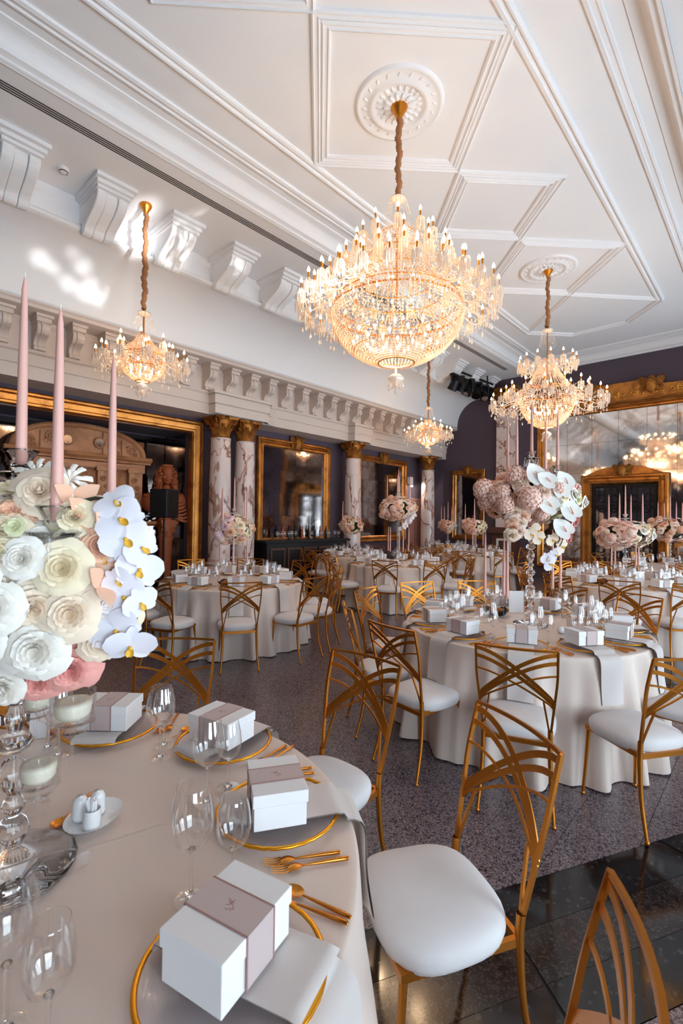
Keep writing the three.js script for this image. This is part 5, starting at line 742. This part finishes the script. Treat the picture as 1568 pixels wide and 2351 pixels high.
// ---------- small things on the tables ----------
const cupProf = (r, h) => lathe([[.001, .002], [.045, .002], [.046, .004], [.02, .008], [.006, .018], [.0045, .04], [.0045, 1], [.006, 1.008], [r * .7, 1.012], [r, 1.03], [r, 1 + h], [r - .0025, 1 + h], [r - .0025, 1.034], [.001, 1.02]].map(([a, b]) => [a, b]), 30);
function floatCandle(u, v, tot, r, h, label) {
  const o = thing('candle_goblet', label, 'candle holder', P(u, Y, v)), sy = tot - h; const g = cupProf(r, h), p = g.attributes.position; for (let i = 0; i < p.count; i++) { const y = p.getY(i); p.setY(i, y > .9 ? y - 1 + sy : y > .03 ? y : y); } g.computeVertexNormals();
  mesh('goblet', g, M.glass, o); mesh('water', lathe([[.001, sy + .03], [r - .004, sy + .034], [r - .004, sy + h * .5], [.001, sy + h * .5]], 24), M.glass, o);
  const c = thing('floating_candle', 'white floating candle inside the ' + label.replace(/ holding.*/, ''), 'candle', P(u, Y + sy + h * .38, v)); mesh('wax', lathe([[.001, 0], [r * .55, 0], [r * .78, .012], [r * .82, h * .3], [r * .8, h * .4], [r * .5, h * .39], [.001, h * .37]], 24), M.wax, c); mesh('wick', new THREE.CylinderGeometry(.0012, .0012, .016, 5).translate(0, h * .39, 0), M.wick, c);
}
floatCandle(.414, 1.226, .405, .049, .105, 'tallest stemmed goblet holding a floating candle beside sugar pots');
floatCandle(.335, 1.19, .3, .043, .1, 'shortest stemmed goblet holding a floating candle before the glass foot');
floatCandle(.42, 1.53, .335, .044, .09, 'middle stemmed goblet holding a floating candle behind crystal stem');
{ // sugar pots on a saucer
  const s = single('saucer', lathe([[.001, .004], [.04, .004], [.075, .014], [.078, .016], [.07, .012], [.04, .001], [.001, .001]], 32), M.porcelain, 'oval white saucer under three white sugar pots', 'saucer'); s.position.copy(P(.515, Y, 1.355)); s.scale.set(1.05, 1, .85); s.rotation.y = .6;
  const pot = lathe([[.001, 0], [.018, 0], [.021, .006], [.022, .03], [.0205, .05], [.019, .05], [.02, .03], [.001, .02]], 20), cr = lathe([[.001, 0], [.019, 0], [.021, .01], [.019, .05], [.013, .06], [.001, .062]], 20);
  const a = single('sugar_pot', pot, M.porcelain, 'white pot filled with paper sugar sticks', 'pot'); a.position.copy(P(.496, Y + .005, 1.318));
  [[.53, 1.372, 'closed white salt shaker on the saucer behind sugar sticks'], [.488, 1.378, 'closed white pepper shaker on the saucer beside goblet stem']].forEach(([u, v, l]) => { single('shaker', cr, M.porcelain, l, 'shaker').position.copy(P(u, Y + .005, v)); });
  seed = 17; for (let k = 0; k < 9; k++) { const q = single('sugar_stick', box(.009, .06, .003, 0, .03, 0), M.card, 'white paper sugar stick standing in the sugar pot', 'sugar stick', 'sugar sticks in the pot'); q.position.copy(P(.496 + rnd(-.011, .011), Y + .022, 1.318 + rnd(-.011, .011))); q.rotation.set(rnd(-.25, .25), rnd(3), rnd(-.25, .25)); }
  const c = single('folded_card', strip([new V3(-.03, 0, 0), new V3(-.012, .13, 0), new V3(.0, .135, 0), new V3(.05, .02, .01)], () => new V3(0, 0, 1), .002, .07), M.card, 'folded white card standing behind the middle goblet', 'card'); c.position.copy(P(.58, Y, 2.02)); c.rotation.y = .9;
  const sp = cut('serving_spoon', spoonGeo, 'gold spoon lying beside the saucer of sugar pots', null); delete sp.userData.group; sp.position.copy(P(.47, Y, 1.42)); sp.rotation.y = 2.2;
}
// tall glass candlesticks with tapers on the second table
{
  const st = lathe([[.001, .001], [.036, .001], [.037, .004], [.008, .008], [.0035, .02], [.003, .19], [.006, .2], [.004, .21], [.012, .225], [.0135, .25], [.0125, .25], [.011, .23], [.001, .225]], 18);
  for (const [u, v, h] of [[3.61, 1.735, 1], [3.75, 1.64, .96], [3.56, 1.53, .98], [4.24, 1.425, 1.05], [4.36, 1.4, 1.05]]) {
    const o = single('glass_candlestick', st, M.glass, 'slim clear glass candlestick on the tall anthurium table', 'candlestick', 'slim glass candlesticks'); o.position.copy(P(u, Y, v)); o.scale.y = h;
    const c = thing('taper_candle', 'blush taper in a slim glass candlestick on the tall anthurium table', 'candle', P(u, Y + .228 * h, v), 0, 'tapers in slim candlesticks'); mesh('wax', taperGeo(.5), M.taperwax, c); mesh('wick', new THREE.CylinderGeometry(.001, .001, .012, 5).translate(0, .505, 0), M.wick, c);
  }
  // same slim tapers on the third and peach tables
  for (const [t, n] of [[3, 5], [5, 4], [2, 3], [4, 4]]) for (let k = 0; k < n; k++) { const a = k / n * 6.28 + t, p = polar(t, a, .2, Y), o = single('glass_candlestick', st, M.glass, 'slim clear glass candlestick on ' + TAB[t][3], 'candlestick', 'slim candlesticks on ' + TAB[t][3]); o.position.copy(p); const c = thing('taper_candle', 'blush taper in a slim glass candlestick on ' + TAB[t][3], 'candle', p.clone().add(new V3(0, .228, 0)), 0, 'tapers standing on ' + TAB[t][3]); mesh('wax', taperGeo(.45), M.taperwax, c); }
  const bowl = (u, v, ph) => { const b = thing('bread_bowl', 'black square bowl of bread rolls on ' + ph, 'bowl', P(u, Y, v), .5); mesh('bowl', grid(24, 6, (s, t) => { const a = s * 6.283, n = 4, k = 1 / Math.pow(Math.abs(Math.cos(a)) ** n + Math.abs(Math.sin(a)) ** n, 1 / n), r = .05 + .05 * t; return [Math.cos(a) * k * r, .004 + .05 * t * t + .014 * t * Math.cos(a * 4 + Math.PI), Math.sin(a) * k * r]; }), M.blackmatte, b); for (let k = 0; k < 3; k++) { const q = single('bread_roll', new THREE.SphereGeometry(.03, 10, 8).scale(1.3, .7, .9), M.bread, 'brown bread roll in the black bowl on ' + ph, 'bread roll', 'bread rolls on ' + ph); q.position.copy(P(u + (k - 1) * .035, Y + .045, v + (k % 2) * .03 - .01)); q.rotation.y = k; } };
  bowl(3.95, 1.8, TAB[1][3]); bowl(3.3, 4.85, TAB[2][3]); bowl(7.0, 1.75, TAB[4][3]);
  const menu = (u, v, t, l) => { const m = single('menu_card', box(.13, .19, .003, 0, .1, 0), M.card, l, 'card'); m.position.copy(P(u, Y, v)); m.rotation.y = faceIn(-138 * RAD) + Math.PI + t; m.rotation.x = 0; };
  menu(4.2, 1.72, 0, 'blank white menu card standing beside the tall crystal stem'); menu(7.05, 1.3, .2, 'blank white menu card standing facing the gilded doorway table setting');
  const w = thing('number_stand', 'thin gold wire number stand beside the tall crystal stem', 'wire stand', P(3.71, Y, 1.44)); mesh('wire', [tube([[0, 0, 0], [0, .1, 0]], .0015, 4, 5), new THREE.TorusGeometry(.012, .0015, 5, 16).translate(0, .112, 0)], M.goldware, w); mesh('foot', new THREE.TorusGeometry(.02, .002, 5, 18).rotateX(Math.PI / 2).translate(0, .002, 0), M.goldware, w);
  single('egg_shaker', new THREE.SphereGeometry(.034, 18, 12).scale(1.2, .8, .9).translate(0, .027, 0), M.porcelain, 'white egg shaped shaker on the tall anthurium table', 'shaker').position.copy(P(3.68, Y, 1.17));
  const nc = single('place_card', box(.1, .07, .003, 0, .035, 0), M.card, 'small white card standing behind the egg shaped shaker', 'card'); nc.position.copy(P(3.93, Y, 1.19)); nc.rotation.y = .75;
}
{ // glasses on the bar
  seed = 23; for (let k = 0; k < 16; k++) { const o = mesh(numbered('bar_glass'), gSmallF, M.glass, scene); o.position.copy(P(6.75 + k * .13, 1.081, 8.1 + rnd(-.12, .12))); o.userData = { label: 'stemmed glass standing on the dark bar counter', category: 'glass', group: 'glasses on the bar' }; }
  const bt = lathe([[.001, 0], [.036, 0], [.037, .01], [.037, .17], [.03, .2], [.013, .24], [.013, .3], [.015, .31], [.001, .31]], 12); for (let k = 0; k < 8; k++) { const o = single('bar_bottle', bt, k % 3 ? M.blackmatte : M.terracotta, k % 3 ? 'dark bottle at the back of the bar counter' : 'amber bottle at the back of the bar counter', 'bottle', k % 3 ? 'dark bottles on the bar' : 'amber bottles on the bar'); o.position.copy(P(7.1 + k * .2, 1.081, 8.28)); }
}
renderer.render(scene, camera);
